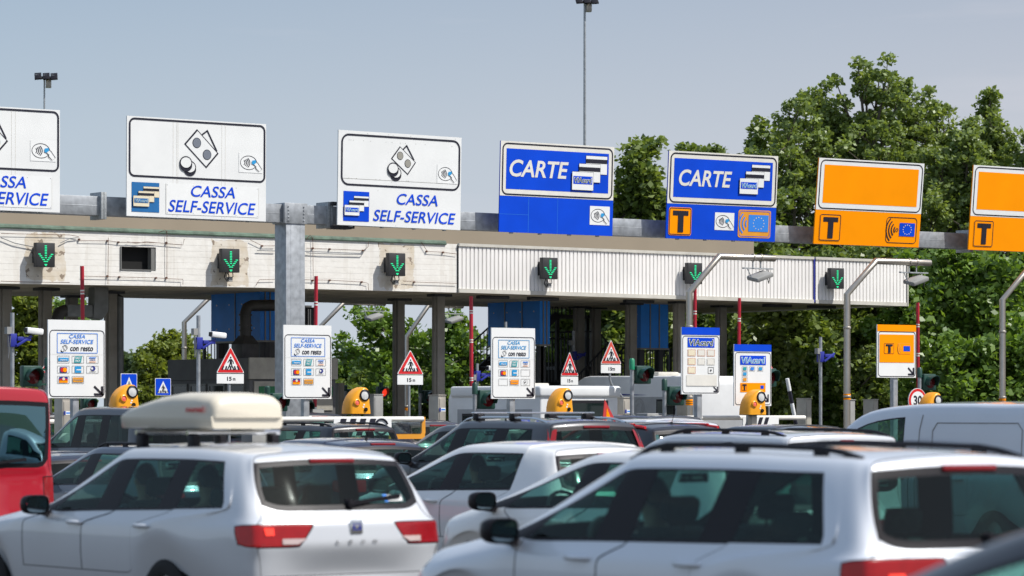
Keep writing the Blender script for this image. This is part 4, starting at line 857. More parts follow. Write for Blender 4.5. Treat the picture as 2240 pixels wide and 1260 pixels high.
def build_shell(S, lv):
    P = car_cage(S); M = 16; V = []; Fc = []; T = []
    key = {}
    def vid(p):
        k = (round(p.x, 4), round(p.y, 4), round(p.z, 4))
        if k not in key: key[k] = len(V); V.append(Vector(p))
        return key[k]
    def quad(a, b, c, d, t):
        f = [vid(a), vid(b), vid(c), vid(d)]; g = []
        for q in f:
            if q not in g: g.append(q)
        if len(g) > 2: Fc.append(g); T.append(t)
    mir = lambda p: Vector((-p.x, p.y, p.z))
    tg = TAGS.index
    for j in range(6):
        for i in range(M):
            t = 'body'
            if j == 4:
                if i == 5: t = 'pillar_trim'
                elif i in (6, 7): t = 'front_window'
                elif i in (8, 10) and S['side_rear']: t = 'pillar_trim'
                elif i == 8: t = 'front_window' if False else 'body'
                elif i == 9 and S['side_rear']: t = 'rear_side_window'
                elif i in (11, 12) and S['quarter']: t = 'quarter_window'
                elif i == 11 and S['side_rear'] and not S['quarter']: t = 'body'
                if i == 10 and not S['quarter']: t = 'rear_side_window' if S['side_rear'] else 'body'
            elif 1 <= j <= 3:
                if 6 <= i <= 8: t = 'front_door'
                elif 9 <= i <= 10: t = 'rear_door'
            if i == 15 and j == 2: t = 'tail_light'
            a, b, c, d = P[j][i], P[j][i + 1], P[j + 1][i + 1], P[j + 1][i]
            quad(a, b, c, d, tg(t)); quad(mir(d), mir(c), mir(b), mir(a), tg(t))
    E = [P[j][0] for j in range(7)] + [P[6][i] for i in range(1, M + 1)] + [P[j][M] for j in range(5, -1, -1)]; n = len(E); rows = []
    bl = S['bulge']
    for p, e in enumerate(E):
        fr = [1, .68, .36, 0]; dy = dz = 0
        if p <= 6: dy = .17
        elif p < 11: dz = .05; dy = .10 * (1 - (p - 6) / 5)
        elif p == 11: dy, dz = .13, .03
        elif p == 12: dy, dz = .13, .03
        elif p == 13: dy, dz = .08, S['crown'] * .95
        elif p < 22: dz = S['crown']
        elif p == 22: dy, dz = -.05, S['crown'] * .9
        elif p == 23: dy, dz = -.06, S['crown'] * .8
        elif p == 24: dy = -bl * .9
        else: dy = -bl
        if p == 25: fr = [1, S['lf'], S['lf'] * .5, 0]
        if p == 26: q = S['lf2'] or S['lf']; fr = [1, q, q * .5, 0]; pass
        if p == 27: dy *= S['rec']
        if p in (24, 27): fr = [1, lerp(.68, S['lf'], .6), .36, 0]
        rows.append([Vector((e.x * f, e.y + dy * (1 - f ** 2.4), e.z + dz * (1 - f * f))) for f in fr])
    for p in range(n - 1):
        for k in range(3):
            t = 'body'
            if 6 <= p <= 10: t = 'bonnet'
            elif p in (11, 12): t = 'windscreen'
            elif p == 23 and S['rear_glass']: t = 'rear_window'
            elif p in (22, 24, 26): t = 'tailgate'
            elif p == 25: t = 'tail_light' if k == 0 else 'tailgate'
            a, b, c, d = rows[p][k], rows[p][k + 1], rows[p + 1][k + 1], rows[p + 1][k]
            quad(a, b, c, d, tg(t)); quad(mir(d), mir(c), mir(b), mir(a), tg(t))
    me = bpy.data.meshes.new('shell'); me.from_pydata([tuple(v) for v in V], [], Fc)
    for t in TAGS: me.materials.append(None)
    me.polygons.foreach_set('material_index', T)
    bm = bmesh.new(); bm.from_mesh(me); bmesh.ops.recalc_face_normals(bm, faces=bm.faces)
    cl = bm.edges.layers.float.get('crease_edge') or bm.edges.layers.float.new('crease_edge')
    def crease(a, b, v):
        ia, ib = key.get(tuple(round(c, 4) for c in a)), key.get(tuple(round(c, 4) for c in b)); bm.verts.ensure_lookup_table()
        if ia is None or ib is None or ia == ib: return
        e = bm.edges.get((bm.verts[ia], bm.verts[ib]))
        if e: e[cl] = v
    for s in (lambda p: p, mir):
        for k in range(3):
            crease(s(rows[22][k]), s(rows[22][k + 1]), .55); crease(s(rows[23][k]), s(rows[23][k + 1]), .35); crease(s(rows[24][k]), s(rows[24][k + 1]), .6); crease(s(rows[11][k]), s(rows[11][k + 1]), .6)
            crease(s(rows[25][k]), s(rows[25][k + 1]), .45); crease(s(rows[26][k]), s(rows[26][k + 1]), .4); crease(s(rows[27][k]), s(rows[27][k + 1]), .4)
        for i in range(5, 16): crease(s(P[3][i]), s(P[3][i + 1]), .35)
        for i in range(M): crease(s(P[0][i]), s(P[0][i + 1]), .8)
        for i in range(6, 14): crease(s(P[4][i]), s(P[4][i + 1]), .5)
        for j in range(4, 6): crease(s(P[j][16]), s(P[j + 1][16]), .45)
        for j in range(3): crease(s(P[2][15 if j else 16]), s(P[3][15 if j else 16]), .5)
        crease(s(P[3][15]), s(P[3][16]), .6); crease(s(P[2][15]), s(P[2][16]), .6); crease(s(rows[25][0]), s(rows[25][1]), .6); crease(s(rows[26][0]), s(rows[26][1]), .6); crease(s(rows[25][1]), s(rows[26][1]), .6)
    bm.to_mesh(me); bm.free()
    o = bpy.data.objects.new('shell', me); COL.objects.link(o); md = o.modifiers.new('s', 'SUBSURF'); md.levels = md.render_levels = lv; md.boundary_smooth = 'PRESERVE_CORNERS'
    dg = bpy.context.evaluated_depsgraph_get(); ev = bpy.data.meshes.new_from_object(o.evaluated_get(dg)); bpy.data.objects.remove(o)
    return P, rows, ev
PARTN = {'front_door': 'door', 'rear_door': 'door', 'front_window': 'side_window', 'rear_side_window': 'side_window', 'quarter_window': 'side_window', 'windscreen': 'windscreen'}
def seat_meshes(r, y, x, z=.28, back=.62):
    b = MB('seat cloth'); b.box(x - .24, x + .24, y, y + .48, z, z + .18); b.M = Matrix.Translation((x, y + .02, z + .12)) @ Matrix.Rotation(R(14), 4, 'X'); b.box(-.23, .23, -.10, .04, 0, back)
    for q in (-.05, .05): b.tube([(q, -.03, back - .02), (q, -.03, back + .06)], .008, 6)
    b.build('seat', r, bevel=.05)
    b = MB('seat cloth'); b.M = Matrix.Translation((x, y + .02, z + .12)) @ Matrix.Rotation(R(14), 4, 'X'); b.box(-.13, .13, -.08, .01, back + .045, back + .20); b.build('headrest', r, bevel=.04)
def car(name, S, pt, label, px, Z, cat='car', yaw=0, z=0, lv=2, rails=None, world=None, gl='car glass', rgl=None, mirror_m='black plastic', seats=True, lit=(), trim='black plastic', light='tail red', brake=None, antenna=None, wiper=True, glass2=None, bright=None, opts=()):
    if world is None:
        p = atD(px, HY, Z); p.z = GZ(p.y, p.x) + z
    else: p = Vector(world)
    r = thing(name, label, cat, p, R(yaw)); P, rows, ev = build_shell(S, lv); W, H, L = S['W'], S['H'], S['L']
    nv = len(ev.vertices); co = np.empty(nv * 3); ev.vertices.foreach_get('co', co); co = co.reshape(-1, 3)
    nrm = [tuple(d.vector) for d in ev.vertex_normals]
    kd = kdtree.KDTree(nv)
    for i in range(nv): kd.insert(co[i], i)
    kd.balance()
    groups = {}
    for pl in ev.polygons: 
        t = TAGS[pl.material_index]; sd = (0 if t in ('body', 'bonnet', 'windscreen', 'tailgate', 'rear_window') else (1 if pl.center.x > 0 else -1)); 
        if t == 'pillar_trim': sd = (1 if sd > 0 else -1) * (1 + (pl.center.y < S['B'][0] + .12) + (pl.center.y < S['C'][0] + .15))
        groups.setdefault((t, sd), []).append(tuple(pl.vertices))
    from mathutils.bvhtree import BVHTree
    bvh = BVHTree.FromPolygons([tuple(c) for c in co], [tuple(pl.vertices) for pl in ev.polygons])
    doors = {}
    for (t, sd), fs in groups.items():
        used = sorted({v for f in fs for v in f}); rm = {v: i for i, v in enumerate(used)}; me = bpy.data.meshes.new(t)
        me.from_pydata([tuple(co[v]) for v in used], [], [[rm[v] for v in f] for f in fs])
        isg = t in ('windscreen', 'front_window', 'rear_side_window', 'quarter_window', 'rear_window')
        if isg: g = gl if t in ('windscreen', 'front_window') else (rgl or gl); me.materials.append(MATS[g]); me.materials.append(MATS['black plastic'])
        elif t == 'pillar_trim': me.materials.append(MATS[trim])
        elif t == 'tail_light': me.materials.append(MATS['tail lit' if (sd in lit) else light]); me.materials.append(MATS['black plastic'])
        else: me.materials.append(pt); me.materials.append(MATS['black plastic'])
        ins = {'front_door': .006, 'rear_door': .006, 'tailgate': .005, 'bonnet': .005, 'tail_light': .006, 'windscreen': .03, 'rear_window': .045}.get(t, .016 if isg else 0)
        if ins:
            bm = bmesh.new(); bm.from_mesh(me)
            res = bmesh.ops.inset_region(bm, faces=bm.faces[:], thickness=ins, depth=-.003 if not isg else -.004, use_boundary=True, use_even_offset=True)
            for f in res['faces']: f.material_index = 1
            bm.to_mesh(me); bm.free()
        me.polygons.foreach_set('use_smooth', [True] * len(me.polygons)); 
        me.normals_split_custom_set_from_vertices([nrm[kd.find(v.co)[1]] for v in me.vertices])
        nm = PARTN.get(t, t); o = bpy.data.objects.new(nm, me); COL.objects.link(o); o.parent = r
        if nm == 'door': doors[(t, sd)] = o
        if t == 'tail_light' and bright and sd in bright:
            pass
    def cast(x, z, dx): 
        h = bvh.ray_cast(Vector((dx * 2, x, z)), Vector((-dx, 0, 0))); return h[0]
    def castr(x, z): h = bvh.ray_cast(Vector((x, -2, z)), Vector((0, 1, 0))); return h[0], h[1]
    def castd(x, y): h = bvh.ray_cast(Vector((x, y, 4)), Vector((0, 0, -1))); return h[0]
    # mirrors
    for sd in (-1, 1):
        y, zz = P[4][6].y - .04, S['zb0'] + .065; x = sd * (W + .10); b = MB(mirror_m); n = 14; vs = []; fs = []
        prof = [(-.075, .90, .92), (-.06, 1, 1), (0, .98, .97), (.05, .80, .82), (.085, .45, .5), (.095, .05, .06)]
        for dy, kx_, kz in prof:
            for q in range(n):
                a = 2 * math.pi * q / n; c_, s_ = math.cos(a), math.sin(a); vs.append((x + .115 * kx_ * abs(c_) ** .6 * (1 if c_ > 0 else -1), y + dy, zz + .078 * kz * abs(s_) ** .6 * (1 if s_ > 0 else -1)))
        for k in range(len(prof) - 1): fs += [(k * n + q, k * n + (q + 1) % n, (k + 1) * n + (q + 1) % n, (k + 1) * n + q) for q in range(n)]
        b.add(vs, fs); b.m('black plastic').bar((sd * (W - .06), y + .02, zz - .075), (x, y + .01, zz - .05), .07, .045); o = b.build('mirror', r, smooth=60)
        b = MB('mirror'); b.poly([(x + (vx - x) * .90, y - .068, zz + (vz - zz) * .88) for vx, vy, vz in vs[:n]]); b.build('mirror_glass', o, smooth=0)
    # handles
    for sd in (-1, 1):
        for t, i0, i1 in (('front_door', 8, 9), ('rear_door', 10, 11)):
            if (t, sd) not in doors: continue
            y = S['B'][0] + S.get('hf', .16) if t == 'front_door' else S['C'][0] + S.get('hr', .20); h = cast(y, (S['r'][2] + S['r'][3]) / 2 + .055, sd)
            if h is None: continue
            MATS['body_col'] = pt; b = MB('body_col')
            b.tube([(h.x - sd * .01, h.y - .105, h.z), (h.x + sd * .022, h.y - .08, h.z), (h.x + sd * .032, h.y, h.z), (h.x + sd * .022, h.y + .08, h.z), (h.x - sd * .01, h.y + .105, h.z)], [.014, .017, .018, .017, .014], 10); b.build('handle', doors[(t, sd)], smooth=60)
    # wheels
    for sd in (-1, 1):
        for y in (S['fw'], S['rw']):
            xc = sd * (W - .13); ro = S.get('ro', .325); tx = sd * .10
            b = MB('tyre'); b.lathe([(.19, tx), (.23, tx * 1.05), (ro - .03, tx), (ro, tx * .7), (ro, -tx * .7), (ro - .03, -tx), (.2, -tx)], (xc, y, ro), 'x', 28); wo = b.build('wheel', r)
            b = MB('alloy'); b.lathe([(.205, tx * .9), (.20, tx * .5), (.06, tx * .62), (.0001, tx * .70)], (xc, y, ro), 'x', 28); 
            b.build('rim', wo)
            b = MB('rubber'); b.lathe([(ro + .05, -tx * 1.2), (.0001, -tx * 1.2)], (xc, y, ro), 'x', 20); b.build('wheel_arch', r)
    # interior
    if seats:
        b = MB('interior'); b.box(-W + .10, W - .10, .35, S['fw'] - .35, .20, .27); b.box(-W + .14, W - .14, S['yc'] - .40, S['yc'] - .02, .62, S['cowlz'] - .06); b.box(-W + .12, W - .12, .25, S['C'][1] - .28, .55, .66); b.build('cabin_floor', r, bevel=.02)
        b = MB('interior'); 
        for sd in (-1, 1): b.box(sd * (W - .13), sd * (W - .10), S['C'][1], S['yc'] - .3, .3, S['zb0'] - .08)
        b.build('door_lining', r)
        for x in (-.37, .37): seat_meshes(r, S['B'][0] + .05, x)
        if S['side_rear']:
            for x in (-.42, 0, .42): seat_meshes(r, S['C'][1] + .06, x, .30, .54)
        b = MB('black plastic'); t = [(0.185 * math.cos(2 * math.pi * k / 20), 0, .185 * math.sin(2 * math.pi * k / 20)) for k in range(21)]; b.M = Matrix.Translation((-.37, S['yc'] - .50, S['cowlz'] - .08)) @ Matrix.Rotation(R(-25), 4, 'X'); b.tube(t, .016, 8, False); b.bar((-.17, 0, 0), (.17, 0, 0), .04, .02); b.build('steering_wheel', r)
        b = MB('mirror'); zz = H - .20; b.box(-.11, .11, S['yA'] + .10, S['yA'] + .13, zz - .03, zz + .03); b.build('interior_mirror', r, bevel=.01)
    # brake strip and spoiler lip
    yb, zz = rows[22][3].y, rows[22][3].z
    if S['rear_glass']:
        bw = S.get('bw', .20); h, nn = castr(0, zz - S.get('bdrop', .075))
        if h:
            b = MB('brake lamp' if brake is None else brake); pts = []
            b.box(-bw, bw, h.y - .014, h.y + .05, h.z - .016, h.z + .016); b.build('brake_lamp', r, bevel=.008)
        if wiper:
            z0 = S['zb1'] + .03; h1, _ = castr(.02, z0); h2, _ = castr(.52, z0 + .05)
            if h1 and h2:
                b = MB('black plastic'); b.bar(h1 - Vector((0, .03, 0)), h2 - Vector((0, .022, 0)), .02, .03); b.lathe([(.0001, -.05), (.03, -.045), (.035, .02)], h1, 'y', 12); b.build('wiper', r)
    if rails:
        for sd in (-1, 1):
            pts = []; y0, y1 = P[6][8].y + .12, P[6][15].y + .02
            for k in range(13):
                y = lerp(y0, y1, k / 12); h = castd(sd * (S['xr'] * W / .9 - .025), y)
                if h is None: continue
                lift = .042 * min(1, 6 * min(k / 12, 1 - k / 12)) ** .7; pts.append(h + Vector((0, 0, lift - .004)))
            b = MB(rails); b.tube(pts, .017, 8)
            for k in (2, 6, 10):
                if k < len(pts): b.box(pts[k].x - .014, pts[k].x + .014, pts[k].y - .05, pts[k].y + .05, pts[k].z - .06, pts[k].z)
            b.build('roof_rail', r)
    if antenna:
        h = castd(0, P[6][16].y + .32); b = MB('black plastic')
        if antenna == 'fin': b.prism([(-.014, 0), (.014, 0), (.008, .05), (-.008, .05)], 0, .01); b = MB('black plastic'); b.add([h + Vector(q) for q in ((-.03, -.08, -.005), (.03, -.08, -.005), (.012, .12, -.005), (-.012, .12, -.005), (-.008, -.06, .065), (.008, -.06, .065), (.004, .02, .03), (-.004, .02, .03))], [(0, 1, 5, 4), (1, 2, 6, 5), (2, 3, 7, 6), (3, 0, 4, 7), (4, 5, 6, 7)])
        else: b.tube([h, h + Vector((0, -.10, .22))], [.006, .003], 6); b.lathe([(.025, -.005), (.018, .02), (.0001, .025)], h, 'z', 10)
        b.build('antenna', r)
    h, _ = castr(0, S.get('pz', S['r'][1] + .02))
    if h:
        b = MB('plate'); b.box(-.26, .26, h.y - .012, h.y + .02, h.z - .055, h.z + .055); b.build('number_plate', r, bevel=.006)
    return r, dict(P=P, rows=rows, cast=cast, castr=castr, castd=castd)

EXTRA = 0
silver = paint('silver', (.68, .71, .76), .25, .36); silver2 = paint('bright silver', (.62, .64, .67), .2, .34); white = paint('white', (.80, .80, .79)); navy = paint('navy', (.018, .024, .045), .25, .35)
black = paint('black', (.008, .008, .012), .0, .35, .55); darkgrey = paint('dark grey', (.040, .042, .048), .3, .35); red = paint('red', (.40, .004, .018)); plum = paint('plum grey', (.045, .038, .048), .3, .35); vansilver = paint('van silver', (.64, .68, .74), .2, .4); darkblue = paint('dark blue', (.020, .026, .055), .3, .3)
# ------------------------------------------------------------------ the queue
def rear_patch(r, I, name, m, corners, off=.006, nx=6, nz=3):
    """a lens or badge that follows the tail: corners upper-left, upper-right, lower-right, lower-left in x,z seen from behind"""
    b = MB(m); vs = []
    for j in range(nz + 1):
        for i in range(nx + 1):
            u, v = i / nx, j / nz; (a, c), (d, e), (f, g), (h, k) = corners
            x = lerp(lerp(a, d, u), lerp(h, f, u), v); z = lerp(lerp(c, e, u), lerp(k, g, u), v); q, n = I['castr'](x, z)
            if q is None: return
            vs.append(q + (n if n.y < 0 else -n) * off)
    b.add(vs, [(j * (nx + 1) + i, j * (nx + 1) + i + 1, (j + 1) * (nx + 1) + i + 1, (j + 1) * (nx + 1) + i) for j in range(nz) for i in range(nx)])
    return b.build(name, r, smooth=60)
def roof_text(r, I, t, m, z, w, h, name):
    b = MB(m); v, f = textgeo(t, .02, 0); q, n = I['castr'](0, z); b.add([(x * w, q.y - .012, z + y * h) for x, y in v], f); b.build(name, r, smooth=0, recalc=False)
EST = 'grp'
golf, GI = car('estate_car', WAGON, silver, 'silver estate car with black roof rails filling the lower right', 2176, 17.0, lv=3, rails='black plastic', lit=(-1,), z=.03, yaw=2, rgl='privacy glass')
rear_patch(golf, GI, 'lit_lamp', 'tail glow', [(-.70, .83), (-.60, .83), (-.60, .76), (-.70, .76)], .004)
rear_patch(golf, GI, 'reversing_lens', 'tail clear', [(-.58, .79), (-.48, .79), (-.48, .73), (-.56, .73)], .005)
leon, LI = car('estate_car', LEON, silver2, 'bright silver estate car carrying a cream roof box', 780, 23.6, lv=3, lit=(-1,), yaw=2.8)
for sx in (-1, 1):
    rear_patch(leon, LI, 'reversing_lens', 'tail clear', [(sx * .42, .775), (sx * .62, .775), (sx * .62, .735), (sx * .50, .735)], .005)
rear_patch(leon, LI, 'lit_lamp', 'tail glow', [(-.755, .855), (-.68, .855), (-.68, .80), (-.745, .80)], .005)
def badge():
    q, n = LI['castr'](0, .845); y = q.y - .012
    b = MB('chrome'); b.box(-.055, .055, y, y + .02, .80, .90); b.build('badge_plate', leon, bevel=.008)
    b = MB('sticker navy')
    for z in (.872, .832): b.box(-.04, .04, y - .003, y + .002, z - .005, z + .005)
    b.box(-.04, -.015, y - .003, y + .002, .842, .862).box(.015, .04, y - .003, y + .002, .84, .86); b.build('badge_emblem', leon)
    b = MB('alloy')
    for x, c in zip((-.165, -.055, .055, .165), "LEON"):
        v, f = textgeo(c, .03, 0); q, n = LI['castr'](x, .745); b.add([(x + u * .034, q.y - .006, .745 + w_ * .026) for u, w_ in v], f)
    b.build('badge_lettering', leon, smooth=0, recalc=False)
badge()
def sticker_in_window(r, I):
    rear_patch(r, I, 'window_sticker', 'sheet white', [(.40, 1.075), (.55, 1.075), (.55, 1.03), (.40, 1.03)], .004); rear_patch(r, I, 'window_sticker', 'pale blue', [(.36, 1.08), (.40, 1.08), (.40, 1.025), (.36, 1.025)], .004)
sticker_in_window(leon, LI)
# the roof box on its bars
def roof_box():
    r = thing('roof_box', 'cream roof box with red lettering strapped on the bright silver estate car', 'roof box', leon.matrix_basis @ Vector((-.16, 0, 1.485)), leon.rotation_euler.z)
    Lb, y0, Wb, Hb = 1.55, 1.20, .66, .265; st = [(a * .78, b_, c, d) for a, b_, c, d in [(0, .50, .86, 0), (.03, .80, .95, 0), (.10, .93, .98, 0), (.35, 1.0, 1.0, 0), (.75, 1.0, 1.0, 0), (1.10, .86, .98, 0), (1.45, .60, .93, 0), (1.75, .34, .84, 0), (1.90, .18, .72, 0), (1.95, .08, .6, 0)]]
    b = MB('box cream'); n = 17; vs = []
    for y, h, w_, _ in st:
        for k in range(n):
            t = R(180 * k / (n - 1)); c, s_ = math.cos(t), math.sin(t); vs.append((Wb / 2 * w_ * abs(c) ** .42 * (1 if c >= 0 else -1), y0 + y, .17 + (Hb - .07) * h * abs(s_) ** .5))
    b.add(vs, [(i * n + k, i * n + k + 1, (i + 1) * n + k + 1, (i + 1) * n + k) for i in range(len(st) - 1) for k in range(n - 1)] + [tuple(range(n - 1, -1, -1))]); b.build('lid', r, smooth=50)
    b = MB('box cream'); vs = []; n = 16
    for z, g in ((.085, .92), (.10, .985), (.168, 1.02), (.182, 1.015)):
        for y, h, w_, _ in st[1:]: vs.append((-Wb / 2 * min(w_ + .02, 1) * g, y0 + y, z))
        for y, h, w_, _ in st[:0:-1]: vs.append((Wb / 2 * min(w_ + .02, 1) * g, y0 + y, z))
    n = 2 * (len(st) - 1); b.add(vs, [(k * n + i, k * n + (i + 1) % n, (k + 1) * n + (i + 1) % n, (k + 1) * n + i) for k in range(3) for i in range(n)] + [tuple(range(n))[::-1], tuple(range(3 * n, 4 * n))]); b.build('base_shell', r, smooth=50, bevel=0)
    v, f = textgeo("nunal", .03, .15); b = MB('logo red'); b.add([(-Wb / 2 - .012, y0 + .24 - x * .26, 0.235 + y * .045) for x, y in v], f); b.build('lettering', r, smooth=0, recalc=False)
    for y in (1.45, 2.2):
        b = MB('chrome'); b.tube([(-.40, y, .055), (.44, y, .055)], .020, 10); o = b.build('roof_bar', r)
        for x in (-.34, .38): b = MB('black plastic'); b.box(x - .035, x + .035, y - .05, y + .05, -.10, .04); b.build('bar_foot', o, bevel=.015)
roof_box()
white1, W1 = car('hatchback', spec(**{**HATCH, 'H': 1.45}), white, 'white hatchback with dark mirrors just behind the two silver estates', 1380, 31.5, z=.07)
white2, W2 = car('hatchback', spec(**{**HATCH, 'H': 1.42}), white, 'white car almost hidden by the big silver estate, only front window and mirror showing', 1800, 24.0, z=0)
redvan, RV = car('van', spec(**{**VAN, 'H': 2.03, 'bw': .12}), red, 'red van with dark rear window cut off by the left edge', -36, 34, cat='van', seats=False, z=.06, gl='dark glass', rgl='van glass')
dk1, I_ = car('hatchback', HATCH, darkblue, 'dark blue hatchback behind the roof box car, its mirror left of the silver car', 480, 39, z=-.05, antenna='rod', rails='black plastic')
dk2, I_ = car('hatchback', spec(**{**HATCH, 'H': 1.42}), navy, 'navy hatchback right of the red van, only its rear quarter showing', 215, 43, z=-.15, seats=False)
mini, I_ = car('minivan', MPV, navy, 'dark minivan with tinted side windows left of the roof box', 400, 56, cat='minivan', rgl='tinted glass')
opel, OI = car('hatchback', spec(**{**HATCH, 'H': 1.44, 'bdrop': .03}), darkblue, 'dark blue hatchback with red brake strip just right of the roof box car', 866, 44, z=-.12, antenna='rod')
wag1, I_ = car('estate_car', WAGON, black, 'black estate car with roof rails below the striped barrier arm', 812, 57, rails='black plastic', z=-.02)
far1, I_ = car('hatchback', SUV, black, 'distant black car behind the post of the white panel by the gantry', 712, 72, seats=False)
far2, I_ = car('hatchback', HATCH, plum, 'plum grey car with bright window line between the barrier arm and steel cabinet', 975, 66, z=.05, trim='black plastic')
dk3, I_ = car('hatchback', SUV, darkgrey, 'dark grey car with door mirror left of the black estate with roof bars', 1205, 51, z=-.16)
volvo, VI = car('estate_car', spec(**{**WAGON, 'H': 1.50}), darkgrey, 'dark grey estate car with roof bars and tall red tail lamps', 1325, 39.5, rails='chrome', trim='black plastic', z=.11)
strip, SI = car('hatchback', spec(**{**HATCH, 'H': 1.48}), black, 'black car with red stripe along its roof edge', 1540, 46, z=.05, antenna='rod')
far3, I_ = car('hatchback', HATCH, silver2, 'pale silver car with a red brake strip just beyond the red striped black car', 1537, 57, seats=False, z=.10)
far4, I_ = car('hatchback', SUV, darkgrey, 'dark car roof beyond the pale silver car in front of the caravan', 1500, 66, seats=False, z=-.04)
vlet, I_ = car('small_van', spec(**{**VANLET, 'bw': .09}), silver2, 'silver small van with black roof rails behind the big silver estate', 1862, 33, cat='small van', rails='black plastic', seats=False, z=-.16)
far5, I_ = car('hatchback', HATCH, darkgrey, 'dark grey car roof between the striped barrier arm and the silver van', 1838, 50, seats=False, z=.02)
svan, VI2 = car('van', spec(**{**VAN, 'H': 1.97, 'L': 5.2, 'fw': 4.2, 'yc': 4.5, 'yA': 3.48, 'B': (2.50, 2.44, 2.46, 2.40), 'C': (1.4, 1.4, 1.35, 1.35), 'zb0': 1.08, 'zb1': 1.10}), vansilver, 'silver panel van at the right edge behind the big silver estate', 2420, 38.5, cat='van', z=-.15)
far6, I_ = car('hatchback', SUV, darkgrey, 'distant dark car beyond the minivan at the far left', 160, 76, seats=False)
near, I_ = car('hatchback', HATCH, black, 'black car cut off in the bottom right corner', 0, 0, world=(6.52, 3.95, .03), seats=True, yaw=0)
def volvo_bits():
    for sx in (-1, 1):      # tall lamps up the rear pillars
        pts = [VI['P'][j][16] for j in (3, 4, 5)]; b = MB('tail red'); vs = []
        for k in range(9):
            z = lerp(.98, 1.36, k / 8)
            for x in (.70, .60):
                xx = sx * lerp(x + .10, x - .02, k / 8); q, n = VI['castr'](xx, z)
                if q is None: q = Vector((xx, .3, z)); n = Vector((0, -1, 0))
                vs.append(q + Vector((0, -.012, 0)))
        b.add(vs, [(2 * k, 2 * k + 1, 2 * k + 3, 2 * k + 2) for k in range(8)]); b.build('tail_light', volvo, smooth=60)
    for y in (1.15, 1.95):
        q = VI['castd'](.5, y); r_ = thing('roof_bar', ('front' if y > 1.5 else 'rear') + ' silver roof bar across the dark grey estate car', 'roof bar', volvo.matrix_basis @ Vector((0, y, q.z)), volvo.rotation_euler.z, 'silver roof bars on the dark grey estate')
        b = MB('chrome'); b.box(-.66, .66, -.035, .035, .075, .10); b.build('bar', r_, bevel=.01)
        for x in (-.56, .56): b = MB('black plastic'); b.box(x - .06, x + .06, -.06, .06, -.01, .076); b.build('foot', r_, bevel=.015)
    b = MB('faded red'); 
volvo_bits()
def stripe():
    for sx in (-1, 1):
        P = SI['P']; pts = [P[6][i].lerp(P[5][i], .6) + Vector((sx * 0, 0, .0)) for i in range(6, 16)]
        b = MB('sign red'); pts = [Vector((sx * (p.x + .012), p.y, p.z + .004)) for p in pts]; b.tube(pts, .022, 8); b.build('roof_stripe', strip)
stripe()
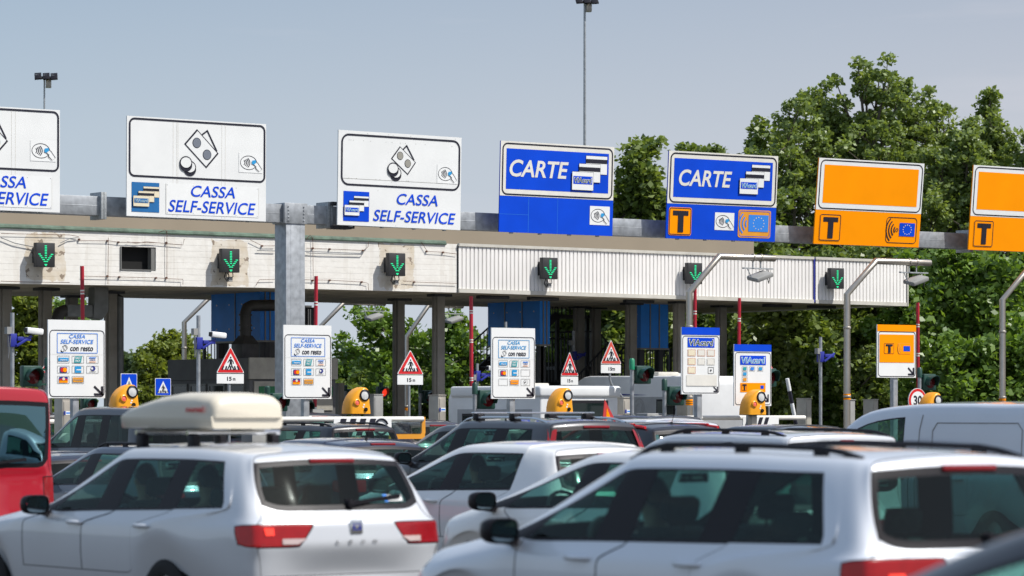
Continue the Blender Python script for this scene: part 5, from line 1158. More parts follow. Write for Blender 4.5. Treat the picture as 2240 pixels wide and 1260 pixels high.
# people seen through the side windows
def person_mesh(name, edges, m, sub=2):
    me = bpy.data.meshes.new(name); V = [e[0] for e in edges['v']]; me.from_pydata(V, edges['e'], []); o = bpy.data.objects.new(name, me); COL.objects.link(o)
    md = o.modifiers.new('k', 'SKIN'); lay = me.skin_vertices[0].data
    for i, (p, r_) in enumerate(edges['v']): lay[i].radius = r_ if isinstance(r_, tuple) else (r_, r_)
    lay[0].use_root = True; sb = o.modifiers.new('s', 'SUBSURF'); sb.levels = sub
    ev = bpy.data.meshes.new_from_object(o.evaluated_get(bpy.context.evaluated_depsgraph_get())); bpy.data.objects.remove(o)
    ev.materials.clear(); ev.materials.append(MATS[m]); ev.polygons.foreach_set('use_smooth', [True] * len(ev.polygons)); return ev
def seated_person(label, loc, rz, shirt, first=[None]):
    r = thing('person', label, 'person', loc, rz)
    v = [((0, 0, .10), (.15, .12)), ((0, -.03, .32), (.15, .11)), ((0, -.06, .50), (.17, .11)), ((0, -.05, .60), (.06, .06)), ((0, -.03, .68), (.07, .08)), ((0, -.02, .77), (.085, .10)), ((0, -.03, .84), (.06, .07)),
         ((-.19, -.05, .52), .06), ((-.24, .08, .30), .045), ((-.19, .30, .36), .036), ((-.18, .37, .39), .03), ((.19, -.05, .52), .06), ((.24, .08, .30), .045), ((.19, .30, .36), .036), ((.18, .37, .39), .03),
         ((-.10, .06, .08), .09), ((-.12, .44, .12), .065), ((-.12, .55, -.22), .045), ((.10, .06, .08), .09), ((.12, .44, .12), .065), ((.12, .55, -.22), .045)]
    e = [(0, 1), (1, 2), (2, 3), (3, 4), (4, 5), (5, 6), (2, 7), (7, 8), (8, 9), (9, 10), (2, 11), (11, 12), (12, 13), (13, 14), (0, 15), (15, 16), (16, 17), (0, 18), (18, 19), (19, 20)]
    o = bpy.data.objects.new('body', person_mesh('body', dict(v=v, e=e), 'skin')); COL.objects.link(o); o.parent = r
    v2 = [((0, 0, .08), (.165, .135)), ((0, -.03, .32), (.165, .125)), ((0, -.06, .50), (.185, .125)), ((0, -.055, .56), (.08, .08)), ((-.19, -.05, .52), .075), ((-.23, .06, .34), .06), ((.19, -.05, .52), .075), ((.23, .06, .34), .06)]
    o = bpy.data.objects.new('shirt', person_mesh('shirt', dict(v=v2, e=[(0, 1), (1, 2), (2, 3), (2, 4), (4, 5), (2, 6), (6, 7)]), shirt)); COL.objects.link(o); o.parent = r
    v3 = [((0, 0, .08), (.16, .13)), ((-.10, .06, .08), .10), ((-.12, .44, .12), .078), ((-.12, .54, -.18), .055), ((.10, .06, .08), .10), ((.12, .44, .12), .078), ((.12, .54, -.18), .055)]
    o = bpy.data.objects.new('trousers', person_mesh('trousers', dict(v=v3, e=[(0, 1), (1, 2), (2, 3), (0, 4), (4, 5), (5, 6)]), 'trouser')); COL.objects.link(o); o.parent = r
    b = MB('hair'); n = 16; vs = [(.092 * math.cos(2 * math.pi * k / n) * math.sin(R(t)), -.045 + .108 * math.sin(2 * math.pi * k / n) * math.sin(R(t)), .80 + .10 * math.cos(R(t)) - (.05 if k > n / 2 else 0) * math.sin(R(t))) for t in (2, 30, 60, 88, 105) for k in range(n)]
    b.add(vs, [(i * n + k, i * n + (k + 1) % n, (i + 1) * n + (k + 1) % n, (i + 1) * n + k) for i in range(4) for k in range(n)]); b.build('hair', r)
    b = MB('skin'); b.tube([(0, .075, .76), (0, .098, .735), (0, .08, .725)], [.008, .013, .008], 8)
    for q in (-.088, .088): b.lathe([(.0001, -.006), (.022, -.004), (.022, .004), (.0001, .006)], (q, -.03, .75), 'x', 10)
    b.m('hair')
    for q in (-.03, .03): b.lathe([(.0001, .0), (.009, -.003)], (q, .070, .765), 'y', 8)
    b.tube([(-.022, .074, .70), (0, .079, .698), (.022, .074, .70)], .004, 5); b.build('face', r)
    return r
def sit(c, x, y, label, shirt): seated_person(label, c.matrix_basis @ Vector((x, y, .40)), c.rotation_euler.z, shirt)
bpy.context.view_layer.update()
sit(white1, -.42, 1.26, 'person in a light blue shirt in the rear seat of the white hatchback', 'shirt blue')
sit(white1, -.37, 2.16, 'person in dark clothes at the wheel of the white hatchback', 'shirt dark')
sit(mini, -.40, 2.70, 'person in a light blue shirt driving the dark minivan', 'shirt blue')
sit(leon, -.37, 2.40, 'person in dark clothes at the wheel of the car with the roof box', 'shirt dark')
sit(leon, -.42, 1.40, 'person in a light blue shirt on the back seat of the roof box car', 'shirt blue')
sit(golf, -.37, 2.42, 'person in dark clothes driving the big silver estate car', 'shirt dark')
sit(svan, -.45, 3.45, 'person in a light blue shirt driving the silver panel van', 'shirt blue')
sit(opel, -.37, 2.16, 'person in dark clothes driving the dark blue hatchback right of the roof box car', 'shirt dark')

def van_seams():      # shut line and pressed panel outline on the van's side
    for pts in ([(2.36, .5), (2.36, 1.2), (2.34, 1.6), (2.28, 1.84)], [(2.1, .7), (2.1, 1.60), (2.02, 1.70), (.6, 1.70), (.52, 1.62), (.52, .7)]):
        v = []
        for (a, c), (d, e) in zip(pts, pts[1:]):
            for k in range(6): q = VI2['cast'](lerp(a, d, k / 6), lerp(c, e, k / 6), -1); v.append(q + Vector((-.002, 0, 0)))
        MB('caravan grey').tube(v, .009, 5).build('panel_seam', svan)
van_seams()
# ------------------------------------------------------------------ lane barriers, cabinets, rooms under the canopy
def lane_barrier(x0, x1, yt, Y, label, chevron=None, panel=None):
    a, e = base(x0, Y), base(x1, Y); z = zof((x0 + x1) / 2, yt, Y); r = thing('lane_barrier', label, 'barrier', a, group='closed lane barrier arms'); Lx = e.x - a.x; s = pm((x0 + x1) / 2, Y)
    b = MB('boom white'); b.tube([(0, 0, z), (Lx, 0, z)], .05, 12); b.build('arm', r)
    b = MB('box grey'); b.box(-.2, .2, -.2, .2, 0, z + .1); b.build('drive_cabinet', r, bevel=.02)
    if chevron:
        c0, c1, hpx = chevron; u0 = base(c0, Y).x - a.x; u1 = base(c1, Y).x - a.x; h = hpx / s; f = Face(r, u1 - u0, h, z - h + .02, -.06); sh = (u0 + u1) / 2
        b = MB('sheet white'); b.box(u0, u1, -.055, -.03, z - h + .02, z + .02); b.build('chevron_board', r, smooth=0)
        o = MB('sign black'); n = 4
        for k in range(n):
            q0 = u0 + (u1 - u0) * (.04 + k * .17); o.poly([(q0, -.06, z - h + .02), (q0 + .10 * (u1 - u0), -.06, z - h + .02), (q0 + .18 * (u1 - u0), -.06, z + .01), (q0 + .08 * (u1 - u0), -.06, z + .01)])
        if hpx < 30: o.build('chevron_mark', r, smooth=0)
        cx, cz, rr = u0 + (u1 - u0) * .82, z - h / 2 + .02, h * .44
        if hpx >= 30: o.tube([(cx + rr * math.cos(R(t)), -.064, cz + rr * math.sin(R(t))) for t in range(20, 341, 20)], h * .06, 6); o.box(cx - h * .12, cx + h * .12, -.066, -.058, cz - h * .12, cz + h * .14).build('chevron_mark', r, smooth=0)
    if panel:
        c0, c1, hpx = panel; u0 = base(c0, Y).x - a.x; u1 = base(c1, Y).x - a.x; h = hpx / s
        b = MB('clear panel'); b.box(u0, u1, -.02, -.01, z - h, z); b.build('clear_panel', r, smooth=0)
        b = MB('dull orange'); b.box(u0 - .05, u1 + .08, .0, .03, z - h - .12, z - h - .02); b.box(u1, u1 + .09, .0, .03, z - h - .02, z + .04); b.build('yellow_bar', r)
lane_barrier(560, 925, 917, 50.5, 'closed white barrier arm with chevron board and clear panel in the middle lane', (727, 853, 38), (856, 922, 30))
lane_barrier(1420, 1760, 914, 53, 'closed white barrier arm with a dark chevron board in front of the yellow beacon', (1622, 1700, 22))
lane_barrier(60, 240, 922, 62, 'closed white barrier arm at the far left beside the red van')
def cabinet(x0, x1, yt, Y, label, m='cabinet steel', d=.38, sticker=False, yb=None):
    s = pm((x0 + x1) / 2, Y); p = base((x0 + x1) / 2, Y); w_ = max(.2, ((x1 - x0) / s - d * .574) / .82); zt = zof((x0 + x1) / 2, yt, Y)
    r = thing('lane_cabinet', label, 'cabinet', (p.x, p.y, 0), group='equipment cabinets on the lane islands'); b = MB(m); b.box(-w_ / 2, w_ / 2, 0, d, 0, zt); b.build('housing', r, bevel=.012)
    b = MB(m); b.box(-w_ / 2 - .01, w_ / 2 + .01, -.015, d + .01, zt + .001, zt + .025); b.build('lid', r, bevel=.008)
    b = MB(m); b.box(-w_ / 2 + .03, w_ / 2 - .03, -.012, -.002, .12, zt - .06); b.build('door', r, bevel=.004)
    if sticker:
        b = MB('sheet white'); b.box(-w_ * .40, w_ * .40, -.016, -.0125, zt - .34, zt - .26); b.m('sticker navy').box(-w_ * .40, -w_ * .2, -.018, -.0165, zt - .34, zt - .26).m('pale blue').box(-w_ * .15, w_ * .35, -.018, -.0165, zt - .315, zt - .285); b.build('sticker', r, smooth=0)
    b = MB('black plastic'); b.lathe([(.0001, -.03), (.014, -.028), (.014, -.012)], (w_ * .3, 0, zt * .55), 'y', 8); b.build('lock', r); return r
cabinet(949, 985, 866, 58, 'tall steel cabinet with blue and white sticker left of the tall striped barrier', sticker=True)
cabinet(1079, 1105, 870, 63, 'steel cabinet with sticker behind the panel with two empty frames', sticker=True)
cabinet(1353, 1396, 871, 58, 'steel cabinet with sticker in front of the caravan', sticker=True)
cabinet(126, 168, 872, 60, 'steel cabinet with a blue sticker under the leftmost white cash panel', sticker=True)
cabinet(1758, 1780, 873, 64, 'beige cabinet between the striped leaning pole and the slim camera post', 'cabin beige')
cabinet(1901, 1929, 875, 64, 'beige cabinet left of the orange panel post', 'cabin beige')
cabinet(1851, 1875, 876, 60, 'small pale box on the clear standing cranked lamp post', 'box grey', .15)
cabinet(806, 850, 864, 70, 'grey electrical cabinet right of the yellow beacon by the gantry column', 'box grey', .5)
cabinet(724, 770, 840, 76, 'dark grey service cabinet behind the yellow beacon by the gantry column', 'cabin beige', 1.0)
cabinet(640, 672, 880, 66, 'grey cabinet low beneath the panel in front of the gantry column', 'cabin beige', .3)
cabinet(1010, 1064, 888, 72, 'low beige cabinet beside the tall striped barrier', 'cabin beige', .5)
cabinet(1496, 1520, 866, 64, 'steel framed lane terminal under the peeled sticker panel', 'cabinet steel', .4)

def cabin():
    Yf = 71.5; c = base(546, Yf); Lx = 2.6; Ly = 4.2; zt = zof(546, 783, Yf); r = thing('ticket_cabin', 'dark ticket cabin with green banded door behind the gantry column', 'cabin', (c.x, c.y, 0)); hb = zt - .55
    b = MB('cabin grey'); b.box(0, Lx, 0, Ly, 0, hb); b.build('wall', r)
    b = MB('cabin grey'); b.box(-.05, Lx, .0, Ly + .05, hb + .003, zt); b.m('cabin beige').box(-.04, Lx + .04, -.06, -.002, hb + .01, zt + .01); b.build('roof', r)
    for k in range(4):
        y0 = .25 + k * 1.0; b = MB('cabin frame'); b.box(-.03, -.002, y0, y0 + .06, .9, hb - .1).box(-.03, -.002, y0 + .8, y0 + .86, .9, hb - .1).box(-.03, -.002, y0 + .06, y0 + .8, hb - .16, hb - .1).box(-.03, -.002, y0 + .06, y0 + .8, .9, .96).box(-.03, -.002, y0 + .06, y0 + .8, hb - .62, hb - .57); f = b.build('window', r)
        b = MB('window dark'); b.box(-.012, -.003, y0 + .06, y0 + .8, .96, hb - .16); b.build('pane', f, smooth=0)
    d = MB('cabin beige'); d.box(.12, 1.1, -.04, -.002, .2, hb - .05); d = d.build('door', r)
    b = MB('green band'); b.box(.25, 1.0, -.048, -.041, hb - .42, hb - .18); b.box(.25, 1.0, -.048, -.041, .4, hb - .95); b.build('green_panel', d, smooth=0)
    b = MB('black plastic'); b.tube([(.35, -.06, hb - .70), (.55, -.10, hb - .66), (.85, -.08, hb - .60)], .03, 8); b.build('handle', d)
    b = MB('green band'); b.box(1.3, 2.5, -.03, -.002, hb - .42, hb - .18); b.m('cabin beige').box(1.3, 2.5, -.03, -.002, hb - .8, hb - .46); b.build('front_panel', r)
cabin()
def blue_room(px, Yf, w_, Ly, yb, label, ns=3):
    c = base(px, Yf); zb = zof(px, yb, Yf); zt = zb_(c.x) + .06; r = thing('service_room', label, 'service room', (c.x, c.y, 0), group='blue clad rooms hung under the canopy')
    b = MB('blue cladding'); b.box(0, w_, 0, Ly, zb, zt); b.build('cladding', r)
    for k in range(1, ns):
        y = Ly * k / ns; b = MB('cabin frame'); b.box(-.02, .0, y - .018, y + .018, zb, zt); b.build('joint_strip', r)
    for k in range(1, 3):
        x = w_ * k / 3; b = MB('cabin frame'); b.box(x - .018, x + .018, -.02, 0, zb, zt); b.build('joint_strip', r)
    b = MB('cabin frame'); b.box(-.03, w_ + .02, -.03, -.002, zb - .05, zb).box(-.03, -.002, -.002, Ly, zb - .05, zb); b.build('bottom_edge', r)
    b = MB('lamp white')
    for y in np.linspace(.3, Ly - .3, 4):
        for q in (.25, .75): b.lathe([(.0001, -.012), (.02, -.01), (.025, 0)], (0, y, lerp(zb, zt, q)), 'x', 8)
    b.build('rivets', r)
    b = MB('dark steel')
    for y in (.2, Ly - .2):
        for x in (.15, w_ - .15): b.box(x - .07, x + .07, y - .07, y + .07, 0, zb - .052)
    b.build('support', r)
blue_room(569, 73.0, .45, 2.6, 744, 'blue clad room beside the dark duct left of the gantry column', 2)
blue_room(1181, 74.0, .35, 2.6, 753, 'blue clad room behind the panel with two empty frames', 3)
blue_room(1402, 74.0, 1.0, .5, 761, 'small blue clad room between the right hand columns', 2)
def stairs(px, Y, rise_to, n, dirx, label, z0=0):
    g = base(px, Y, z0); r = thing('metal_staircase', label, 'staircase', g, group='dark metal stairs under the canopy'); w_ = 1.0; run = .24; h = rise_to / n
    for y in (0, w_):
        b = MB('dark steel'); b.bar((0, y, .1), (dirx * run * n, y, rise_to), .05, .22); b.build('stringer', r)
        b = MB('dark steel'); b.bar((0, y, 1.1), (dirx * run * n, y, rise_to + 1.0), .04, .04)
        for k in range(n * 2): t = (k + .5) / (2 * n); b.bar((dirx * run * n * t, y, rise_to * t + .05), (dirx * run * n * t, y, rise_to * t + 1.05), .02, .02)
        b.build('railing', r)
    for k in range(n):
        b = MB('dark steel'); b.box(dirx * run * (k + .5) - .12, dirx * run * (k + .5) + .12, .03, w_ - .03, h * (k + 1) - .03, h * (k + 1)); b.build('tread', r)
    b = MB('dark steel'); x = dirx * run * n; b.box(min(x, x + dirx * 1.3), max(x, x + dirx * 1.3), 0, w_, rise_to - .1, rise_to)
    for q in range(9):
        for y in (0, w_): b.bar((x + dirx * q * .15, y, rise_to), (x + dirx * q * .15, y, rise_to + 1.05), .02, .02)
    for y in (0, w_): b.bar((x, y, rise_to + 1.05), (x + dirx * 1.3, y, rise_to + 1.05), .04, .04)
    for q in (.1, 1.2): b.box(x + dirx * q - .05, x + dirx * q + .05, .1, .2, 0, rise_to - .1)
    b.build('landing', r)
stairs(1196, 75.2, 2.6, 12, 1, 'dark metal stairs with railings right of the panel with two empty frames')
stairs(1075, 77.6, 1.95, 10, 1, 'upper dark metal stairs behind the narrow warning triangle', 2.6)
stairs(1478, 77.5, 3.0, 12, -1, 'dark metal stairs beneath the small blue room')
def grille(px0, px1, yt, yb, Y, label, m='dark steel'):
    a, e = base(px0, Y), base(px1, Y); r = thing('railing_screen', label, 'railing', a, group='dark bar railings under the canopy'); z0, z1 = zof(px0, yb, Y), zof(px0, yt, Y); Lx = e.x - a.x
    b = MB(m); n = max(4, int(Lx / .11))
    for k in range(n + 1): b.box(Lx * k / n - .012, Lx * k / n + .012, -.012, .012, z0, z1)
    b.box(0, Lx, -.02, .02, z1, z1 + .05).box(0, Lx, -.02, .02, z0 - .05, z0); b.build('bars', r)
    b = MB(m); b.box(-.04, .04, -.04, .04, 0, z1 + .05).box(Lx - .04, Lx + .04, -.04, .04, 0, z1 + .05); b.build('posts', r)
grille(447, 515, 752, 790, 80, 'dark bar railing above the ticket cabin roof')
grille(1160, 1302, 742, 836, 78, 'dark bar railing behind the canopy stairs')
grille(1396, 1466, 764, 836, 79, 'dark bar railing below the small blue room')
grille(668, 686, 676, 712, 79, 'dark bar railing right of the gantry column')
def dark_walls():
    for px0, px1, yt, yb, Y, lab in ((1166, 1310, 792, 905, 79.5, 'dark plinth wall behind the canopy stairs'), (571, 604, 668, 800, 77.5, 'dark wall standing in for the dark stair area between the duct and the gantry column'), (668, 682, 668, 780, 80.5, 'dark shaft wall just right of the gantry column')):
        a, e = base(px0, Y), base(px1, Y); b = MB('cabin grey'); b.box(0, e.x - a.x, 0, .2, 0, zof(px0, yt, Y)); o = b.build('plinth_wall', smooth=0); o.location = a; tag(o, lab, 'wall')  # the wall beside the duct is added in place of a dark stair area
dark_walls()
def duct(): 
    Y = 72.6; g = base(537, Y); r = thing('ventilation_duct', 'dark ventilation duct with elbow coming down onto the ticket cabin', 'duct', g); zc = zof(537, 668, Y); zf = zof(537, 738, Y); zg = zof(537, 752, Y); z0 = zof(537, 786, Y)
    b = MB('duct'); rr = .15; b.tube([(0, 0, zf + .02), (0, 0, zc - .20), (.05, 0, zc - .06), (.18, 0, zc), (.95, 0, zc + .02)], rr, 16); b.build('pipe', r)
    for z in (zc - .25, zf + .32, zf + .18): b = MB('duct'); b.lathe([(rr, -.02), (rr + .03, -.02), (rr + .03, .02), (rr, .02)], (0, 0, z), 'z', 16); b.build('flange', r)
    b = MB('duct'); b.add([(sx * w_, sy * w_, z) for w_, z in ((.13, zf + .05), (.26, zg)) for sx, sy in ((-1, -1), (1, -1), (1, 1), (-1, 1))], [(0, 1, 5, 4), (1, 2, 6, 5), (2, 3, 7, 6), (3, 0, 4, 7)]); b.build('hopper', r, smooth=0)
    b = MB('duct'); b.box(-.26, .26, -.26, .26, z0 - .2, zg - .002); b.build('plenum', r, bevel=.01)
    Y = 71.4; g = base(165, Y); r = thing('ventilation_duct', 'grey ventilation duct with box bend beside the leftmost raised barrier', 'duct', g); z = zof(165, 680, Y); x1 = base(232, Y).x - g.x; x0 = base(122, Y).x - g.x
    b = MB('duct grey'); b.box(x0 + .25, x1 - .45, -.16, .16, z - .15, z + .15); b.build('run', r, bevel=.015)
    b = MB('duct grey'); b.prism([(x1 - .45, z - .17), (x1 - .2, z - .22), (x1 - .02, z + .0), (x1 - .02, z + .60), (x1 - .40, z + .60), (x1 - .42, z + .17)], -.18, .18); b.build('bend', r, bevel=.015)
    b = MB('duct'); b.tube([(x0 + .27, 0, z), (x0 + .1, 0, z - .05), (x0 + .02, 0, z - .3), (x0 + .02, 0, z - .6)], .16, 14); b.build('elbow', r)
duct()
# leaning striped pole
def striped():
    Y = 62; a = atY(1738, 912, Y); e = atY(1722, 828, Y); g = Vector((a.x, a.y, 0)); r = thing('striped_pole', 'leaning black and white striped pole in front of the dark trees', 'pole', g); d = (e - a); a0 = a + d * (-a.z / d.z)
    for k in range(8): b = MB('sheet white' if k % 2 else 'sign black'); p, q = a0.lerp(e, k / 8) - g, a0.lerp(e, (k + 1) / 8) - g; b.tube([p, q], .05, 10); b.build('white_band' if k % 2 else 'black_band', r)
striped()
# ------------------------------------------------------------------ caravans, camper and truck box ahead in the lanes
def caravan(px, Z, L, W, H, label, win, nm='caravan', cat='caravan', front_r=1.0, yaw=0, z=.45, mark=True):
    p = atD(px, HY, Z); p.z = 0; r = thing(nm, label, cat, p, R(yaw)); b = MB('caravan white'); pr = []
    for cy, cz, r_, t0 in ((L - front_r, H - front_r * .9, front_r, 0), (.28, H - .28, .28, 90)):
        for k in range(7): t = R(t0 + 90 * k / 6); pr.append((cy + r_ * math.cos(t), cz + r_ * .9 * math.sin(t)))
    pr += [(.02, .42), (.3, .36), (L - .3, .36), (L - .02, .5)]; n = len(pr)
    b.add([(sx * W, y, z_) for sx in (-1, 1) for y, z_ in pr], [tuple(range(n))[::-1], tuple(range(n, 2 * n))] + [(k, (k + 1) % n, n + (k + 1) % n, n + k) for k in range(n)]); b.build('body', r, bevel=.05, seg=3)
    b = MB('caravan grey'); b.box(-W - .006, -W - .001, .30, L - .4, .55, H * .78); b.box(-W + .1, W - .1, -.006, -.001, .55, H * .55); b.build('lower_band', r, smooth=0)
    for (y0, y1, z0, z1) in win:
        f = MB('black plastic'); f.box(-W - .02, -W - .007, y0, y1, z0, z1); f = f.build('window', r, bevel=.005); b = MB('window dark'); b.box(-W - .026, -W - .021, y0 + .05, y1 - .05, z0 + .05, z1 - .05); b.build('pane', f, smooth=0)
    if mark: b = MB('tail red'); b.box(W * .72, W * .86, -.03, -.006, 2.02, 2.08); b.build('marker_lamp', r)
    if not mark: f = MB('black plastic'); f.box(-W * .72, W * .72, -.03, -.007, H * .64, H * .87); f = f.build('window', r, bevel=.03); b = MB('window dark'); b.box(-W * .66, W * .66, -.036, -.031, H * .67, H * .84); b.build('pane', f, smooth=0)
    if not mark: b = MB('caravan white'); b.box(-W - .05, W + .05, -.05, L - .15, H * .90, H + .03); b.build('roof_cap', r, bevel=.06, seg=3)
    for sx in (-1, 1): b = MB('tail red'); b.box(sx * W * .78, sx * W * .92, -.03, -.006, .7, 1.0); b.build('tail_light', r, bevel=.01)
    b = MB('pale flashing'); b.box(-.35, .35, L * .45, L * .45 + .6, H - .02, H + .10); b.build('roof_hatch', r, bevel=.03)
    for sx in (-1, 1): b = MB('tyre'); b.lathe([(.0001, .1), (.3, .1), (.33, .06), (.33, -.06), (.3, -.1), (.0001, -.1)], (sx * (W - .14), L * .45, .33), 'x', 20); b.build('wheel', r)
    if mark:
        b = MB('box grey')
        for q in range(3): b.tube([(-W - .008, L * .42 + .22 * math.cos(R(t)) * (1 - .25 * q), 1.74 + .26 * math.sin(R(t)) * (1 - .25 * q)) for t in range(40 + 60 * q, 330 + 60 * q, 24)], .008, 5)
        b.build('horse_emblem', r); b = MB('sticker navy'); b.add([(-W - .008, L * .35, H * .80), (-W - .008, L * .60, H * .795), (-W - .008, L * .60, H * .815)], [(0, 1, 2)]); b.build('pinstripe', r, smooth=0, recalc=False)
    return r
caravan(1592, 84, 5.6, 1.12, 2.62, 'long white caravan with grey lower half behind the traffic lights', ((4.2, 5.0, 1.35, 2.0), (2.95, 3.35, 1.45, 2.0), (.8, 1.6, 1.4, 1.98)))
caravan(1268, 70, 3.6, 1.06, 2.20, 'white camper with rear window behind the yellow beacon', ((2.2, 3.0, 1.35, 1.62),), 'camper', 'camper', .35, mark=False)
def dish():
    p = atD(1478, HY, 88); b = MB('caravan white'); b.lathe([(.0001, .16), (.35, .12), (.55, .0)], (0, 0, 0), 'z', 20); o = b.build('roof_dome'); o.location = (p.x, p.y, zof(1478, 828, p.y)); tag(o, 'low white dome on the roof of the long caravan', 'roof dome')
dish()
def pennant():
    p = atY(1318, 925, 44); b = MB('logo red'); b.add([(0, 0, 0), (.05, 0, .40), (.30, 0, 0), (0, .02, 0), (.05, .02, .40), (.30, .02, 0)], [(0, 2, 1), (3, 4, 5), (0, 1, 4, 3), (1, 2, 5, 4), (2, 0, 3, 5)]); o = b.build('pennant', smooth=0); o.location = p; tag(o, 'small red and orange pennant above the dark grey estate car with roof bars', 'pennant')
    b = MB('sign orange'); b.add([(.07, -.004, .02), (.09, -.004, .26), (.20, -.004, .02)], [(0, 2, 1)]); b.build('orange_centre', o, smooth=0)
pennant()
# ------------------------------------------------------------------ trees and far background
def leaf_material(nm, c1, c2, tr=.42):
    m = bpy.data.materials.new(nm); m.use_nodes = True; n = m.node_tree; n.nodes.remove(n.nodes["Principled BSDF"]); out = n.nodes["Material Output"]
    g = n.nodes.new("ShaderNodeNewGeometry"); r = n.nodes.new("ShaderNodeValToRGB"); r.color_ramp.elements[0].color = (*c1, 1); r.color_ramp.elements[1].color = (*c2, 1)
    n.links.new(g.outputs['Random Per Island'], r.inputs[0]); d = n.nodes.new("ShaderNodeBsdfPrincipled"); d.inputs['Roughness'].default_value = .42; d.inputs['Specular IOR Level'].default_value = .6
    t = n.nodes.new("ShaderNodeBsdfTranslucent"); ms = n.nodes.new("ShaderNodeMixShader"); ms.inputs[0].default_value = tr; ad = n.nodes.new("ShaderNodeMixRGB"); ad.blend_type = 'MULTIPLY'; ad.inputs[0].default_value = 1; ad.inputs[2].default_value = (1.3, 1.25, .5, 1)
    n.links.new(r.outputs[0], d.inputs[0]); n.links.new(r.outputs[0], ad.inputs[1]); n.links.new(ad.outputs[0], t.inputs[0]); n.links.new(d.outputs[0], ms.inputs[1]); n.links.new(t.outputs[0], ms.inputs[2]); n.links.new(ms.outputs[0], out.inputs[0]); MATS[nm] = m
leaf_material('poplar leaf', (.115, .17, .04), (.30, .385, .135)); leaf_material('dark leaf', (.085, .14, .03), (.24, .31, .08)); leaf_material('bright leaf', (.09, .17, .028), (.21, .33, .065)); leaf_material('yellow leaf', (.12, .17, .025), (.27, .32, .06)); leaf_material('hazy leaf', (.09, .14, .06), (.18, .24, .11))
def leaves_mesh(nm, C, rad, per, size, rng, m, flat=.8):
    n = len(C) * per; cc = np.repeat(np.array(C), per, 0); rr = np.repeat(np.array(rad), per)[:, None]
    d = rng.normal(size=(n, 3)); d /= np.linalg.norm(d, axis=1)[:, None] + 1e-9; pos = cc + d * rr * (rng.random((n, 1)) ** .45) * np.array([1, 1, flat])
    a = rng.normal(size=(n, 3)); a[:, 2] *= .6; a /= np.linalg.norm(a, axis=1)[:, None]; b = np.cross(a, rng.normal(size=(n, 3)) + np.array([0, 0, .6])); b /= np.linalg.norm(b, axis=1)[:, None] + 1e-9
    s = size * rng.uniform(.6, 1.35, (n, 1)); v = np.empty((n, 4, 3)); v[:, 0] = pos - a * s * .5; v[:, 1] = pos + b * s * .34; v[:, 2] = pos + a * s * .5; v[:, 3] = pos - b * s * .34
    me = bpy.data.meshes.new(nm); me.vertices.add(4 * n); me.loops.add(4 * n); me.polygons.add(n); me.vertices.foreach_set('co', v.reshape(-1)); me.loops.foreach_set('vertex_index', np.arange(4 * n, dtype=np.int32)); me.polygons.foreach_set('loop_start', np.arange(0, 4 * n, 4, dtype=np.int32)); me.polygons.foreach_set('loop_total', np.full(n, 4, np.int32))
    me.materials.append(MATS[m]); me.update(); me.validate(); o = bpy.data.objects.new(nm, me); COL.objects.link(o); return o
TREES = []
def tree(px, top, D, hw, label, m, seed, clear=.25, ncl=150, per=75, leaf=.26, cr=.62, shape='round', name='tree', group='trees beyond the toll plaza', low=False):
    rng = np.random.default_rng(seed); g = atD(px, HY, D); g.z = 0; s = F / D; H = (HY - top) / s + CH; Rm = hw / s; r = thing(name, label, 'bush' if low else 'tree', g, 0, group)
    tb = MB('bark'); bend = rng.normal(0, .25, 3); tp = [Vector((bend[0] * t * t * .8, bend[1] * t * t * .8, H * t * .93)) for t in np.linspace(0, 1, 7)]; r0 = .018 * H + .05
    def at(t): k = min(int(t / .93 * 6), 5) if t < .93 else 5; q = t * 6 / .93 - k; return tp[k].lerp(tp[k + 1], max(0, min(1, q)))
    tb.tube(tp, [r0 * (1 - .92 * t) for t in np.linspace(0, 1, 7)], 8); tb.build('trunk', r)
    C = []; rad = []; lb = MB('bark'); nl = max(9, ncl // 8)
    for i in range(nl):
        h = clear + (1 - clear) * ((i + rng.random()) / nl); e = {'round': math.sin(math.pi * min(1, max(.05, (h - clear) / (1 - clear) * .88 + .10))) ** .6, 'poplar': (1 - ((h - clear) / (1 - clear)) ** 2) ** .5 * .9 + .12, 'flat': .35 + .75 * math.sin(math.pi * min(1, (h - clear) / (1 - clear) * .9 + .1))}[shape]
        az = i * 2.399 + rng.normal(0, .4); ln = Rm * e * rng.uniform(.62, 1.12); p0 = at(max(.05, h * .86 - .10)); up = (H * h - p0.z)
        tip = Vector((p0.x + ln * math.cos(az), p0.y + ln * math.sin(az), H * h)); mid = p0.lerp(tip, .5) + Vector((0, 0, .05 * ln)); lb.tube([p0, mid, tip], [r0 * .30, r0 * .18, .015], 5)
        nc = max(3, ncl // nl); C.append(tuple(tip)); rad.append(cr * .8); C.append(tuple(p0.lerp(tip, .8))); rad.append(cr * .7)
        for k in range(nc):
            t = rng.uniform(.30, 1.05); c = p0.lerp(tip, t) + Vector(tuple(rng.normal(0, .28 + .10 * ln, 3))) * (.55 + .6 * t); c.z = min(c.z, H - .12); c.z = max(c.z, H * clear * .6 + .3)
            if (c - p0).length > .6: lb.tube([p0.lerp(tip, t * .85), c], [.03, .010], 4, False)
            C.append(tuple(c)); rad.append(cr * rng.uniform(.55, 1.15))
    for q in range(9): tt = rng.uniform(.80, 1.0); e_ = at(tt * .93); C.append(tuple(e_ + Vector(tuple(rng.normal(0, .32, 3))) * (1.25 - tt) * 2)); rad.append(cr * .8)
    C.append((tp[-1].x, tp[-1].y, H - cr * .5)); rad.append(cr * .7)
    lb.build('limbs', r); o = leaves_mesh('crown', C, rad, per, leaf, rng, m); o.parent = r; return r
tree(1905, 128, 118, 175, 'tallest poplar with a pointed loose crown above the first orange sign', 'poplar leaf', 11, .10, 380, 80, .19, .44, 'poplar')
